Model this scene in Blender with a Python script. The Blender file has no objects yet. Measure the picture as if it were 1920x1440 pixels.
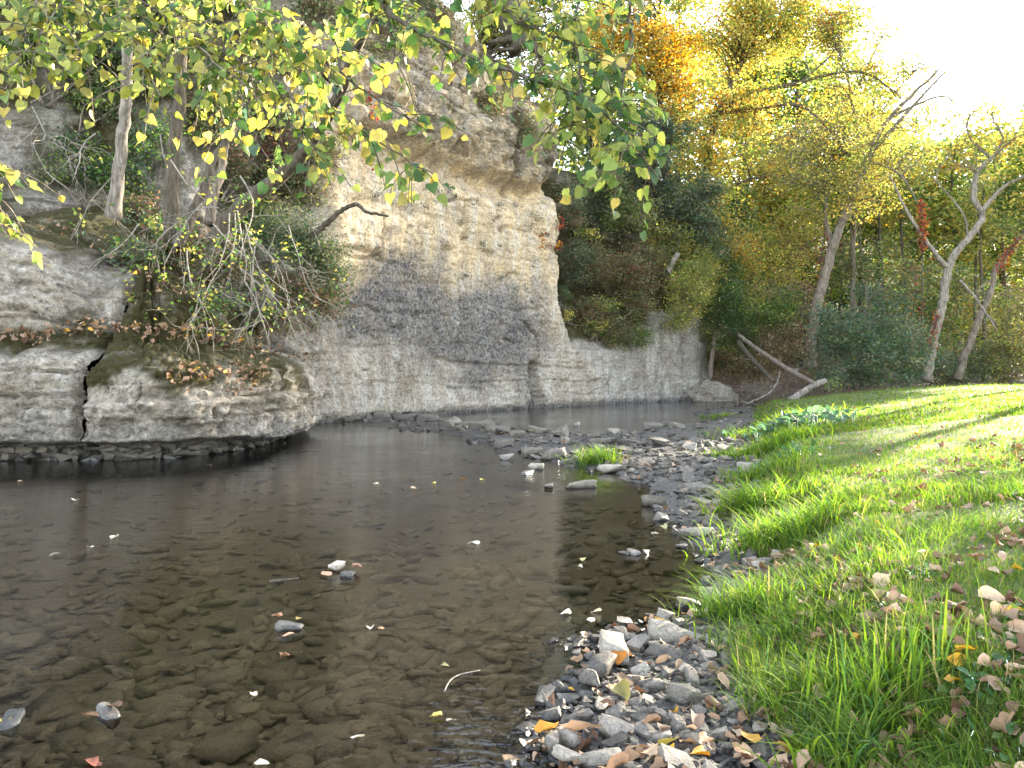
import bpy, bmesh, math, random
import numpy as np
from mathutils import Vector, Matrix

R = math.radians
rng = np.random.default_rng(11)
random.seed(11)
sc = bpy.context.scene
col = sc.collection

# ------------------------------------------------------------------ camera
F, HZ, EYE = 1443.0, 690.0, 1.8          # focal length in photo pixels, horizon row, eye height over the water
cd = bpy.data.cameras.new('camera'); cam = bpy.data.objects.new('camera', cd); col.objects.link(cam)
cd.sensor_width = 36.0; cd.lens = 36.0 * F / 1920.0; cd.shift_y = -(720.0 - HZ) / 1920.0
cd.clip_start = 0.05; cd.clip_end = 3000
cam.location = (0, 0, EYE); cam.rotation_euler = (R(90), 0, 0)
sc.camera = cam

# ------------------------------------------------------------------ sky, sun, exposure
SUN_AZ, SUN_EL = 48.0, 17.6              # degrees to the right of the view direction, height
w = bpy.data.worlds.new('World'); sc.world = w; w.use_nodes = True
nt = w.node_tree; nt.nodes.clear()
sky = nt.nodes.new('ShaderNodeTexSky'); sky.sky_type = 'NISHITA'; sky.sun_disc = False
sky.sun_elevation = R(SUN_EL); sky.sun_rotation = R(SUN_AZ)
sky.air_density = 1.0; sky.dust_density = 0.6; sky.ozone_density = 1.0; sky.altitude = 200
bg = nt.nodes.new('ShaderNodeBackground'); bg.inputs['Strength'].default_value = 0.135
wo = nt.nodes.new('ShaderNodeOutputWorld')
hs = nt.nodes.new('ShaderNodeHueSaturation'); hs.inputs['Saturation'].default_value = 0.5      # thin white autumn overcast
nt.links.new(sky.outputs[0], hs.inputs['Color']); nt.links.new(hs.outputs[0], bg.inputs['Color']); nt.links.new(bg.outputs[0], wo.inputs['Surface'])
sd = bpy.data.lights.new('sun', 'SUN'); sun = bpy.data.objects.new('sun', sd); col.objects.link(sun)
sd.energy = 5.0; sd.angle = R(0.6); sd.color = (1.0, 0.88, 0.68)
sv = Vector((math.sin(R(SUN_AZ)) * math.cos(R(SUN_EL)), math.cos(R(SUN_AZ)) * math.cos(R(SUN_EL)), math.sin(R(SUN_EL))))
sun.rotation_euler = sv.to_track_quat('Z', 'Y').to_euler(); sun.location = (30, 27, 25)
sc.view_settings.view_transform = 'Standard'; sc.view_settings.look = 'None'
sc.view_settings.exposure = 3.38; sc.view_settings.gamma = 1.0
sc.view_settings.use_curve_mapping = False
sc.cycles.max_bounces = 8; sc.cycles.diffuse_bounces = 4; sc.cycles.transparent_max_bounces = 12
sc.cycles.use_denoising = True

# ------------------------------------------------------------------ helpers
def P(u, v, Y):
    """the point at distance Y that the photo shows at pixel (u, v)"""
    return np.array([(u - 960.0) / F * Y, Y, EYE - (v - HZ) / F * Y])
def G(u, v, z=0.0):
    """the point at height z that the photo shows at pixel (u, v)"""
    return P(u, v, (EYE - z) * F / (v - HZ))

_g = np.random.default_rng(3)
_perm = np.concatenate([_g.permutation(256)] * 2)
_grad = _g.normal(size=(256, 3)); _grad /= np.linalg.norm(_grad, axis=1)[:, None]
def gn(x, y, z):
    x, y, z = np.broadcast_arrays(np.asarray(x, float), np.asarray(y, float), np.asarray(z, float))
    xi = np.floor(x).astype(int); yi = np.floor(y).astype(int); zi = np.floor(z).astype(int)
    xf, yf, zf = x - xi, y - yi, z - zi
    fu, fv, fw = [t * t * t * (t * (t * 6 - 15) + 10) for t in (xf, yf, zf)]
    out = 0.0
    for i in (0, 1):
        for j in (0, 1):
            for k in (0, 1):
                h = _perm[_perm[_perm[(xi + i) & 255] + ((yi + j) & 255)] + ((zi + k) & 255)]
                g = _grad[h]
                d = g[..., 0] * (xf - i) + g[..., 1] * (yf - j) + g[..., 2] * (zf - k)
                out = out + d * (fu if i else 1 - fu) * (fv if j else 1 - fv) * (fw if k else 1 - fw)
    return out * 1.6
def fbm(x, y, z=0.0, o=4, gain=0.5):
    a, s, out = 1.0, 1.0, 0.0
    for i in range(o):
        out = out + a * gn(x * s + 7.3 * i, y * s + 3.1 * i, np.asarray(z) * s + 1.7 * i)
        a *= gain; s *= 2.03
    return out
def sst(a, b, x):
    t = np.clip((x - a) / (b - a), 0, 1); return t * t * (3 - 2 * t)
def seg_dist(px, py, pts):
    """distance to a polyline"""
    best = np.full(np.shape(px), 1e9)
    for (x0, y0), (x1, y1) in zip(pts[:-1], pts[1:]):
        dx, dy = x1 - x0, y1 - y0
        t = np.clip(((px - x0) * dx + (py - y0) * dy) / (dx * dx + dy * dy + 1e-12), 0, 1)
        best = np.minimum(best, np.hypot(px - x0 - t * dx, py - y0 - t * dy))
    return best
def inside(px, py, poly):
    c = np.zeros(np.shape(px), bool)
    n = len(poly)
    for i in range(n):
        (x0, y0), (x1, y1) = poly[i], poly[(i + 1) % n]
        if y0 == y1: continue
        c ^= ((y0 > py) != (y1 > py)) & (px < (x1 - x0) * (py - y0) / (y1 - y0) + x0)
    return c
def sdf(px, py, poly):
    d = seg_dist(px, py, list(poly) + [poly[0]])
    return np.where(inside(px, py, poly), d, -d)
def cat(pts, n):
    """smooth curve through points, n samples"""
    p = np.asarray(pts, float)
    if len(p) == 2: return p[0] + (p[1] - p[0]) * np.linspace(0, 1, n)[:, None]
    q = np.vstack([2 * p[0] - p[1], p, 2 * p[-1] - p[-2]])
    L = np.concatenate([[0], np.cumsum(np.linalg.norm(np.diff(p, axis=0), axis=1))])
    t = np.linspace(0, L[-1], n); k = np.clip(np.searchsorted(L, t, 'right') - 1, 0, len(p) - 2)
    f = ((t - L[k]) / (L[k + 1] - L[k] + 1e-9))[:, None]
    a, b, c, d = q[k], q[k + 1], q[k + 2], q[k + 3]
    return 0.5 * (2 * b + (c - a) * f + (2 * a - 5 * b + 4 * c - d) * f ** 2 + (3 * b - a - 3 * c + d) * f ** 3)
def unit(a):
    return a / (np.linalg.norm(a, axis=-1, keepdims=True) + 1e-12)

class MB:
    """collects vertices, faces and vertex colours of ONE mesh"""
    def __init__(s): s.V, s.F, s.C, s.n = [], [], [], 0
    def add(s, V, Fs, c=(1, 1, 1)):
        V = np.asarray(V, float).reshape(-1, 3)
        s.V.append(V)
        c = np.asarray(c, float)
        s.C.append(np.broadcast_to(c, (len(V), 3)) if c.ndim == 1 else c)
        for f in (Fs if isinstance(Fs, list) else [Fs]):
            s.F.append(np.asarray(f, int) + s.n)
        s.n += len(V)
    def tube(s, pts, rad, k=6, c=(1, 1, 1), cap=False):
        p = np.asarray(pts, float); n = len(p); rad = np.broadcast_to(np.asarray(rad, float), (n,))
        t = unit(np.gradient(p, axis=0))
        ref = np.array([0.13, 0.2, 0.97]) if abs(t[:, 2]).mean() < 0.8 else np.array([0.95, 0.2, 0.1])
        a = unit(np.cross(t, ref)); b = np.cross(t, a)
        th = np.arange(k) * 2 * np.pi / k
        V = p[:, None] + rad[:, None, None] * (np.cos(th)[None, :, None] * a[:, None] + np.sin(th)[None, :, None] * b[:, None])
        i = np.arange(n - 1)[:, None] * k; j = np.arange(k)[None]; j2 = (j + 1) % k
        q = np.stack([i + j, i + j2, i + k + j2, i + k + j], -1).reshape(-1, 4)
        fs = [q]; V = V.reshape(-1, 3)
        if cap:
            V = np.vstack([V, p[:1], p[-1:]])
            m = n * k; jj = np.arange(k); j2 = (jj + 1) % k
            fs.append(np.stack([np.full(k, m), j2, jj], -1)); fs.append(np.stack([np.full(k, m + 1), (n - 1) * k + jj, (n - 1) * k + j2], -1))
        s.add(V, fs, c)
    def mesh(s, name, mat=None, smooth=True, attr='Col'):
        me = bpy.data.meshes.new(name)
        V = np.vstack(s.V)
        me.vertices.add(len(V)); me.vertices.foreach_set('co', V.astype(np.float32).ravel())
        tot = np.concatenate([np.full(len(f), f.shape[1]) for f in s.F])
        idx = np.concatenate([f.ravel() for f in s.F])
        me.loops.add(len(idx)); me.loops.foreach_set('vertex_index', idx.astype(np.int32))
        me.polygons.add(len(tot)); me.polygons.foreach_set('loop_start', np.concatenate([[0], np.cumsum(tot)[:-1]]).astype(np.int32))
        me.polygons.foreach_set('use_smooth', np.full(len(tot), smooth))
        me.update(calc_edges=True)
        ca = me.color_attributes.new(attr, 'FLOAT_COLOR', 'POINT')
        C4 = np.ones((len(V), 4), np.float32); C4[:, :3] = np.vstack(s.C)
        ca.data.foreach_set('color', C4.ravel())
        if mat: me.materials.append(mat)
        return me
    def build(s, name, mat, root=None, smooth=True):
        return put(name, s.mesh(name, mat, smooth), root)

def put(name, me, root=None, M=None):
    o = bpy.data.objects.new(name, me); col.objects.link(o)
    if root is not None:
        o.parent = root
        o.matrix_parent_inverse = Matrix.Translation(root.location).inverted()
    if M is not None: o.matrix_basis = M
    return o
def tag(o, label=None, cat=None, group=None, kind=None):
    if label: o['label'] = label
    if cat: o['category'] = cat
    if group: o['group'] = group
    if kind: o['kind'] = kind
    return o
def thing(name, loc, label, cat, group=None):
    o = bpy.data.objects.new(name, None); col.objects.link(o); o.location = Vector(loc)
    o.empty_display_size = 0.2
    return tag(o, label, cat, group)

# ------------------------------------------------------------------ materials
def nm(name):
    m = bpy.data.materials.new(name); m.use_nodes = True
    n = m.node_tree; n.nodes.clear()
    return m, n
class NT:
    def __init__(s, n): s.n = n
    def __call__(s, t, props=None, **inp):
        x = s.n.nodes.new('ShaderNode' + t)
        for k, v in (props or {}).items(): setattr(x, k, v)
        for k, v in inp.items():
            key = int(k[1:]) if k[0] == 'i' and k[1:].isdigit() else k.replace('_', ' ')
            if isinstance(v, bpy.types.NodeSocket): s.n.links.new(v, x.inputs[key])
            else: x.inputs[key].default_value = v
        return x
    def noise(s, vec, scale, detail=4, rough=0.55, dist=0.0):
        return s('TexNoise', Vector=vec, Scale=scale, Detail=detail, Roughness=rough, Distortion=dist).outputs['Fac']
    def ramp(s, fac, stops):
        x = s('ValToRGB', Fac=fac); e = x.color_ramp.elements
        while len(e) < len(stops): e.new(0.5)
        for el, (p, c) in zip(e, stops):
            el.position = p; el.color = (*(c if hasattr(c, '__len__') else (c, c, c)), 1)
        return x.outputs['Color']
    def mix(s, fac, a, b, mode='MIX'):
        x = s.n.nodes.new('ShaderNodeMix'); x.data_type = 'RGBA'; x.blend_type = mode
        for k, v in ((0, fac), (6, a), (7, b)):
            if isinstance(v, bpy.types.NodeSocket): s.n.links.new(v, x.inputs[k])
            else: x.inputs[k].default_value = v if k == 0 else (*v, 1)
        return x.outputs[2]
    def math(s, op, a, b=0.0, c=0.0):
        x = s.n.nodes.new('ShaderNodeMath'); x.operation = op
        for k, v in enumerate((a, b, c)):
            if isinstance(v, bpy.types.NodeSocket): s.n.links.new(v, x.inputs[k])
            else: x.inputs[k].default_value = v
        return x.outputs[0]
    def out(s, sh):
        o = s('OutputMaterial'); s.n.links.new(sh, o.inputs['Surface'])

def mat_rock():
    m, n = nm('limestone'); N = NT(n)
    pos = N('NewGeometry').outputs['Position']
    ca = N('VertexColor', dict(layer_name='Col')); sep = N('SeparateColor', Color=ca.outputs['Color']).outputs
    dark, moss, tan = sep[0], sep[1], sep[2]
    stretch = N('Mapping', Vector=pos, Scale=(1.0, 1.0, 0.22)).outputs[0]
    flat = N('Mapping', Vector=pos, Scale=(0.5, 0.5, 3.2)).outputs[0]
    n1 = N.noise(pos, 1.1, 6, 0.62); n2 = N.noise(pos, 9, 6, 0.72); n3 = N.noise(stretch, 2.4, 5, 0.6); n4 = N.noise(flat, 2.2, 5, 0.6)
    n5 = N.noise(pos, 34, 3, 0.7)
    base = N.mix(tan, (0.34, 0.315, 0.28), (0.60, 0.46, 0.275))
    base = N.mix(N.ramp(n1, [(0.35, 0.0), (0.68, 0.75)]), base, (0.24, 0.20, 0.15))
    base = N.mix(N.ramp(n3, [(0.47, 0.0), (0.64, 0.55)]), base, (0.54, 0.51, 0.45))
    base = N.mix(N.ramp(n4, [(0.30, 0.55), (0.45, 0.0)]), base, (0.16, 0.135, 0.10))
    dk = N.math('MULTIPLY', dark, N.ramp(N.math('ADD', N.math('MULTIPLY', n2, 0.6), N.math('MULTIPLY', n1, 0.5)), [(0.46, 1.0), (0.70, 0.35)]))
    base = N.mix(dk, base, (0.085, 0.083, 0.086))
    spk = N.ramp(n2, [(0.33, 0.36), (0.5, 1.0), (0.68, 1.55)])
    base = N.mix(0.85, base, spk, 'MULTIPLY')
    spk2 = N.ramp(n5, [(0.32, 0.5), (0.5, 1.0), (0.68, 1.45)])
    base = N.mix(0.7, base, spk2, 'MULTIPLY')
    mossc = N.mix(n2, (0.016, 0.018, 0.006), (0.075, 0.062, 0.016))
    mf = N.math('MULTIPLY', moss, N.ramp(N.math('ADD', N.math('MULTIPLY', n1, 0.5), N.math('MULTIPLY', n2, 0.5)), [(0.34, 0.35), (0.48, 1.0)]))
    base = N.mix(mf, base, mossc)
    h = N.math('ADD', N.math('MULTIPLY', n2, 0.9), N.math('MULTIPLY', n5, 0.35))
    h = N.math('ADD', h, N.math('MULTIPLY', n4, 0.6))
    bp = N('Bump', Height=h, Strength=1.0, Distance=0.14).outputs[0]
    b = N('BsdfPrincipled', Base_Color=base, Roughness=0.88, Normal=bp)
    b.inputs['Specular IOR Level'].default_value = 0.25
    N.out(b.outputs[0]); return m

def mat_leaf(name, trans=0.55, rough=0.5, vary=0.25, spec=0.35, tv=1.08):
    m, n = nm(name); N = NT(n)
    c = N('VertexColor', dict(layer_name='Col')).outputs['Color']
    rnd = N('ObjectInfo').outputs['Random']
    pos = N('NewGeometry').outputs['Position']
    nz = N.noise(pos, 25, 2, 0.5)
    k = N.math('ADD', N.math('MULTIPLY', rnd, vary), N.math('MULTIPLY', nz, 0.5))
    k = N.math('ADD', k, 0.75 - vary * 0.5)
    c = N('HueSaturation', Color=c, Value=k).outputs[0]
    d = N('BsdfPrincipled', Base_Color=c, Roughness=rough); d.inputs['Specular IOR Level'].default_value = spec
    t = N('BsdfTranslucent', Color=N('HueSaturation', Color=c, Value=tv, Saturation=1.15).outputs[0])
    mx = N('MixShader', i0=trans, i1=d.outputs[0], i2=t.outputs[0])
    N.out(mx.outputs[0]); return m

def mat_bark(name, a, b, scale=14):
    m, n = nm(name); N = NT(n)
    pos = N('NewGeometry').outputs['Position']
    st = N('Mapping', Vector=pos, Scale=(1, 1, 0.18)).outputs[0]
    n1 = N.noise(st, scale, 5, 0.65); n2 = N.noise(pos, 2.5, 4, 0.6)
    c = N.mix(N.ramp(n1, [(0.35, 0.0), (0.65, 1.0)]), a, b)
    c = N.mix(N.ramp(n2, [(0.45, 0.0), (0.7, 0.6)]), c, (0.05, 0.05, 0.03))
    bp = N('Bump', Height=n1, Strength=0.8, Distance=0.04).outputs[0]
    x = N('BsdfPrincipled', Base_Color=c, Roughness=0.9, Normal=bp); x.inputs['Specular IOR Level'].default_value = 0.2
    N.out(x.outputs[0]); return m

def mat_stone(name, a, b, rough, wet=0.0):
    m, n = nm(name); N = NT(n)
    pos = N('NewGeometry').outputs['Position']; rnd = N('ObjectInfo').outputs['Random']
    vc = N('VertexColor', dict(layer_name='Col')).outputs['Color']
    n1 = N.noise(pos, 14, 5, 0.7); n2 = N.noise(pos, 70, 3, 0.7)
    c = N.mix(N.ramp(n1, [(0.3, 0.0), (0.7, 1.0)]), a, b)
    c = N.mix(1.0, c, vc, 'MULTIPLY')
    c = N('HueSaturation', Color=c, Value=N.math('ADD', N.math('MULTIPLY', rnd, 0.7 if wet else 0.25), 0.65 if wet else 0.85)).outputs[0]
    c = N.mix(0.8, c, N.ramp(n2, [(0.3, 0.5), (0.7, 1.4)]), 'MULTIPLY')
    z = N('SeparateXYZ', Vector=pos).outputs[2]
    wetf = N('MapRange', Value=N.math('ADD', z, N.math('MULTIPLY', n1, 0.06)), i1=0.035, i2=0.11, i3=1.0, i4=0.0).outputs[0]
    c = N.mix(N.math('MULTIPLY', wetf, 0.85 * wet), c, (0.02, 0.019, 0.018))
    rg = N.math('SUBTRACT', rough, N.math('MULTIPLY', wetf, (rough - 0.25) * wet))
    bp = N('Bump', Height=N.math('ADD', n1, N.math('MULTIPLY', n2, 0.4)), Strength=0.7, Distance=0.02).outputs[0]
    x = N('BsdfPrincipled', Base_Color=c, Roughness=rg, Normal=bp)
    N.out(x.outputs[0]); return m

def mat_ground():
    m, n = nm('ground_soil'); N = NT(n)
    pos = N('NewGeometry').outputs['Position']
    ca = N('VertexColor', dict(layer_name='Col')); sep = N('SeparateColor', Color=ca.outputs['Color']).outputs
    grass, gravel, litter = sep[0], sep[1], sep[2]
    n1 = N.noise(pos, 3, 5, 0.6); n2 = N.noise(pos, 26, 5, 0.7); n3 = N.noise(pos, 90, 3, 0.7)
    bed = N.mix(n2, (0.07, 0.058, 0.038), (0.20, 0.165, 0.115))
    bed = N.mix(N.ramp(n1, [(0.4, 0.0), (0.65, 0.6)]), bed, (0.085, 0.065, 0.038))
    vor = N('TexVoronoi', Vector=pos, Scale=22.0, Randomness=1.0)
    grc = N.mix(n3, (0.065, 0.056, 0.046), (0.21, 0.18, 0.145))
    grc = N.mix(N.ramp(vor.outputs['Distance'], [(0.0, 0.0), (0.5, 0.8)]), grc, (0.03, 0.027, 0.025))
    grs = N.mix(n2, (0.035, 0.045, 0.012), (0.10, 0.12, 0.03))
    lit = N.mix(n2, (0.03, 0.02, 0.012), (0.15, 0.085, 0.045))
    c = N.mix(gravel, bed, grc); c = N.mix(grass, c, grs); c = N.mix(litter, c, lit)
    z = N('SeparateXYZ', Vector=pos).outputs[2]
    wetf = N('MapRange', Value=N.math('ADD', z, N.math('MULTIPLY', n2, 0.05)), i1=0.03, i2=0.12, i3=0.75, i4=0.0).outputs[0]
    wetf = N.math('MULTIPLY', wetf, gravel)
    c = N.mix(wetf, c, (0.022, 0.02, 0.018))
    rg = N.math('SUBTRACT', 0.9, N.math('MULTIPLY', wetf, 0.7))
    bp = N('Bump', Height=N.math('ADD', n2, N.math('MULTIPLY', vor.outputs['Distance'], 0.6)), Strength=0.8, Distance=0.03).outputs[0]
    x = N('BsdfPrincipled', Base_Color=c, Roughness=rg, Normal=bp)
    N.out(x.outputs[0]); return m

def mat_water():
    m, n = nm('stream_water'); N = NT(n)
    pos = N('NewGeometry').outputs['Position']
    mp = N('Mapping', Vector=pos, Scale=(0.55, 1.6, 1.0)).outputs[0]
    mp2 = N('Mapping', Vector=pos, Scale=(1.0, 2.6, 1.0), Rotation=(0, 0, 0.25)).outputs[0]
    a = N.noise(mp, 2.2, 3, 0.55, 0.4); b = N.noise(mp2, 6.5, 3, 0.6, 0.3)
    h = N.math('ADD', N.math('MULTIPLY', a, 0.6), N.math('MULTIPLY', b, 0.45))
    calm = N.ramp(N.noise(pos, 0.35, 3, 0.6, 0.5), [(0.38, 0.25), (0.62, 1.0)])
    bp = N('Bump', Height=N.math('MULTIPLY', h, calm), Strength=0.16, Distance=0.10).outputs[0]
    fr = N('Fresnel', IOR=1.33, Normal=bp).outputs[0]
    t = N('BsdfTransparent', Color=(0.80, 0.745, 0.63, 1))
    g = N('BsdfGlossy', Color=(0.93, 0.95, 1.0, 1), Roughness=0.03, Normal=bp)
    x = N('MixShader', i0=fr, i1=t.outputs[0], i2=g.outputs[0])
    N.out(x.outputs[0]); return m

M_ROCK = mat_rock(); M_GROUND = mat_ground(); M_WATER = mat_water()
M_LEAF = mat_leaf('leaf_green_yellow'); M_DRY = mat_leaf('leaf_dry', 0.18, 0.6, 0.7, 0.3)
M_GRASS = mat_leaf('grass_blade', 0.55, 0.65, 0.0, 0.15, 1.6)
M_BARK = mat_bark('bark_dark', (0.035, 0.028, 0.02), (0.12, 0.10, 0.075))
M_PALE = mat_bark('bark_pale', (0.10, 0.082, 0.066), (0.30, 0.265, 0.225))
M_MID = mat_bark('bark_grey_brown', (0.08, 0.062, 0.046), (0.23, 0.19, 0.155))
M_TWIG = mat_bark('twig_pale', (0.16, 0.14, 0.115), (0.34, 0.31, 0.27), 30)
M_STONE = mat_stone('stone_grey', (0.125, 0.11, 0.09), (0.30, 0.268, 0.225), 0.8, 1.0)
M_BEDSTONE = mat_stone('stone_submerged', (0.115, 0.095, 0.065), (0.20, 0.17, 0.12), 0.9)
# green, yellow, orange ... leaf colours
GRN = [(0.065, 0.125, 0.035), (0.085, 0.15, 0.04), (0.05, 0.10, 0.035), (0.11, 0.17, 0.045)]
BLU = [(0.08, 0.135, 0.085), (0.10, 0.16, 0.10), (0.06, 0.105, 0.068), (0.125, 0.18, 0.12)]
YGR = [(0.27, 0.32, 0.075), (0.21, 0.275, 0.065), (0.34, 0.35, 0.085), (0.16, 0.225, 0.06)]
YEL = [(0.48, 0.39, 0.10), (0.43, 0.37, 0.11), (0.38, 0.34, 0.10), (0.53, 0.41, 0.13)]
ORA = [(0.52, 0.24, 0.03), (0.46, 0.18, 0.025), (0.55, 0.30, 0.04)]
BRN = [(0.20, 0.115, 0.065), (0.14, 0.08, 0.05), (0.26, 0.155, 0.09), (0.32, 0.21, 0.14)]
OLV = [(0.22, 0.22, 0.11), (0.19, 0.195, 0.10), (0.28, 0.26, 0.14), (0.15, 0.165, 0.09)]
RED = [(0.30, 0.06, 0.05), (0.25, 0.05, 0.045), (0.36, 0.12, 0.08)]
def palette(*ws):
    """rows of colours with weights: palette((GRN, 3), (YEL, 1))"""
    c, p = [], []
    for cs, wt in ws:
        for x in cs: c.append(x); p.append(wt / len(cs))
    return np.array(c), np.array(p) / np.sum(p)
# ================================================================== the ground, the stream and the rock
LAWN = [(3.0, -8), (2.2, 0)] + [tuple(G(u, v, 0.08)[:2]) for u, v in
        ((1530, 1460), (1440, 1360), (1400, 1280), (1385, 1190), (1400, 1130), (1425, 1050), (1432, 985), (1400, 945),
         (1400, 880), (1412, 830), (1412, 790), (1412, 765))] + [(13, 40), (15, 45), (13, 60), (40, 120), (300, 200), (300, -8)]
GRAV = [tuple(G(u, v)[:2]) for u, v in
        ((860, 1750), (985, 1440), (1020, 1375), (1060, 1300), (1085, 1250), (1085, 1205), (1150, 1188), (1230, 1165), (1300, 1140), (1345, 1100),
         (1330, 1045), (1290, 1010), (1242, 965), (1225, 920), (1150, 888), (1060, 870), (985, 855), (925, 835),
         (860, 817), (790, 808), (700, 800), (645, 796), (690, 779), (780, 785), (870, 795), (940, 803), (1030, 813), (1120, 815),
         (1195, 812), (1225, 800), (1300, 793), (1350, 788), (1330, 779), (1290, 776), (1330, 767), (1395, 762),
         (1470, 775), (1470, 830), (1450, 900), (1500, 1000), (1520, 1440), (1700, 1750))]
LAWN_EDGE = LAWN[:-4]

def lawn_rise(X, Y, d):
    z = 0.08 + 0.34 * sst(0, 0.9, d) + 0.105 * np.clip(d - 0.5, 0, None)
    cap = 1.13 + 0.05 * fbm(X * 0.15, Y * 0.15, 5.0, 2)
    z = np.where(z > cap - 0.25, cap - 0.25 * np.exp(-np.clip(z - cap + 0.25, 0, None) / 0.25), z)
    z = z - 0.35 * sst(30, 40, Y) 
    return z + 0.02 * fbm(X * 1.2, Y * 1.2, 2.0, 3)
def ground_z(X, Y):
    dl = sdf(X, Y, LAWN); dg = sdf(X, Y, GRAV)
    nb = fbm(X * 2.2, Y * 2.2, 0.0, 3)
    bed = -np.clip(0.02 + 0.13 * np.clip(-dg, 0, None), 0, 0.36) + 0.035 * nb
    bed = np.where(dl > -0.5, np.maximum(bed, -0.06 + 0.3 * np.minimum(dl, 0)), bed)
    gr = 0.03 + 0.05 * sst(0, 0.6, dg) + 0.035 * nb - 0.02
    z = np.where(dg > 0, gr, bed)
    near = sst(-0.25, 0.15, dg); z = bed * (1 - near) + np.maximum(gr, bed) * near
    zl = lawn_rise(X, Y, np.clip(dl, 0, None))
    z = np.where(dl > 0, np.maximum(zl, z), np.where(dl > -0.25, np.maximum(z, 0.08 + 0.3 * dl), z))
    far = sst(44.5, 48, Y) * (dl <= 0)
    z = z * (1 - far) + far * 0.7
    hill = 0.45 * np.clip((Y - 50) - 0.6 * (X - 12), 0, None) * sst(48, 58, Y)
    z = z + 22 * (1 - np.exp(-hill / 22)) * (X > -30) + np.clip(0.3 * (Y - 95), 0, 24) + 0.5 * fbm(X * 0.2, Y * 0.2, 6.0, 3) * sst(50, 60, Y)
    return z, dl, dg

rows = np.concatenate([np.linspace(-8, 1.8, 12), 1.9 * 1.0195 ** np.arange(276), [500, 700, 1000, 1500]])
a = np.linspace(-1, 1, 320); a = 0.72 * a + 0.28 * a ** 3
YY, AA = np.meshgrid(rows, a, indexing='ij')
XX = AA * (1.15 * np.maximum(YY, 5.0) + 1.0)
ZZ, DL, DG = ground_z(XX, YY)
mb = MB()
H, W = YY.shape
ii = (np.arange(H - 1)[:, None] * W + np.arange(W - 1)[None]).ravel()
nl = fbm(XX * 0.8, YY * 0.8, 9.0, 3)
grassm = sst(-0.05, 0.3, DL + 0.12 * nl); litter = np.clip(sst(33, 38, YY) * (DL > -0.3) + (YY > 45), 0, 1)
gravm = sst(-0.15, 0.1, DG)
mb.add(np.stack([XX, YY, ZZ], -1), np.stack([ii, ii + 1, ii + W + 1, ii + W], -1),
       np.stack([grassm, gravm, litter], -1).reshape(-1, 3))
ground = tag(mb.build('ground', M_GROUND), kind='structure')

mb = MB()
mb.add([(-60, -10, 0), (60, -10, 0), (60, 47, 0), (-60, 47, 0)], np.array([[0, 1, 2, 3]]))
water = tag(mb.build('stream_water', M_WATER), kind='structure')

# ---- the cliff: a sheet over a plan line, every point pushed in or out along the wall's normal
CL = cat([(-40, 12), (-24, 16), (-14, 18.8), (-9.2, 21.2), (-6.6, 24.4), (-4.9, 27.3), (-2.3, 30.6), (1.0, 34.4), (3.6, 37.1), (6.6, 40.0),
          (10.2, 43.0), (11.6, 45.0), (11.8, 48.0), (12.5, 53.0), (16, 60), (26, 72)], 900)
L = np.concatenate([[0], np.cumsum(np.linalg.norm(np.diff(CL, axis=0), axis=1))])
def plan(n_near=1):
    # denser between x = -9 and x = 11
    dens = np.where((CL[:, 0] > -12) & (CL[:, 0] < 11.9) & (CL[:, 1] > 18), 1.0, 0.22)
    cum = np.concatenate([[0], np.cumsum(0.5 * (dens[1:] + dens[:-1]) * np.diff(L))])
    t = np.linspace(0, cum[-1], 570)
    s = np.interp(t, cum, L)
    return s, np.stack([np.interp(s, L, CL[:, 0]), np.interp(s, L, CL[:, 1])], -1)
s, B = plan()
T = unit(np.gradient(B, axis=0)); kk = np.ones(41) / 41
T = unit(np.stack([np.convolve(np.pad(T[:, i], 20, 'edge'), kk, 'valid') for i in (0, 1)], -1))
NR = np.stack([T[:, 1], -T[:, 0]], -1)                     # out of the wall, towards the stream
ub = 960 + F * B[:, 0] / np.maximum(B[:, 1], 1)           # photo column of the wall's foot
ub = np.where(B[:, 1] > 44.5, 1345 + (B[:, 1] - 44.5) * 14, ub)
ztop = np.interp(ub, [-200, 300, 600, 840, 900, 985, 1040, 1075, 1400], [15, 17, 19.5, 19, 16.6, 15.2, 13.0, 13.5, 13.0])
nz, nback = 285, 12
tz = np.concatenate([np.linspace(0, 1, nz)])
Zg = -0.5 + tz[:, None] * (ztop[None] + 0.5)
S2 = np.broadcast_to(s[None], Zg.shape); BX = np.broadcast_to(B[:, 0], Zg.shape); BY = np.broadcast_to(B[:, 1], Zg.shape)
U = np.broadcast_to(ub[None], Zg.shape); V = HZ - (Zg - EYE) / BY * F
def pl(pts): return np.interp(V, [p[1] for p in pts], [p[0] for p in pts])
edge = pl([(1046, 0), (1042, 200), (1040, 330), (1052, 420), (1052, 560), (1066, 630), (1085, 668), (1120, 700)])
zt = np.interp(ub, [1040, 1100, 1195, 1225, 1250, 1318, 1335, 1380, 1700], [2.6, 2.6, 2.6, 4.0, 4.5, 4.6, 2.0, 0.6, 0.4])[None]
big = fbm(S2 * 0.35, Zg * 0.45, 3.0, 4)
med = fbm(S2 * 1.3, Zg * 1.5, 8.0, 4)
fine = fbm(S2 * 4.5, Zg * 4.5, 1.0, 4, 0.6)
ridge = 1 - np.abs(fbm(S2 * 0.9, Zg * 1.4, 12.0, 4))
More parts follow.
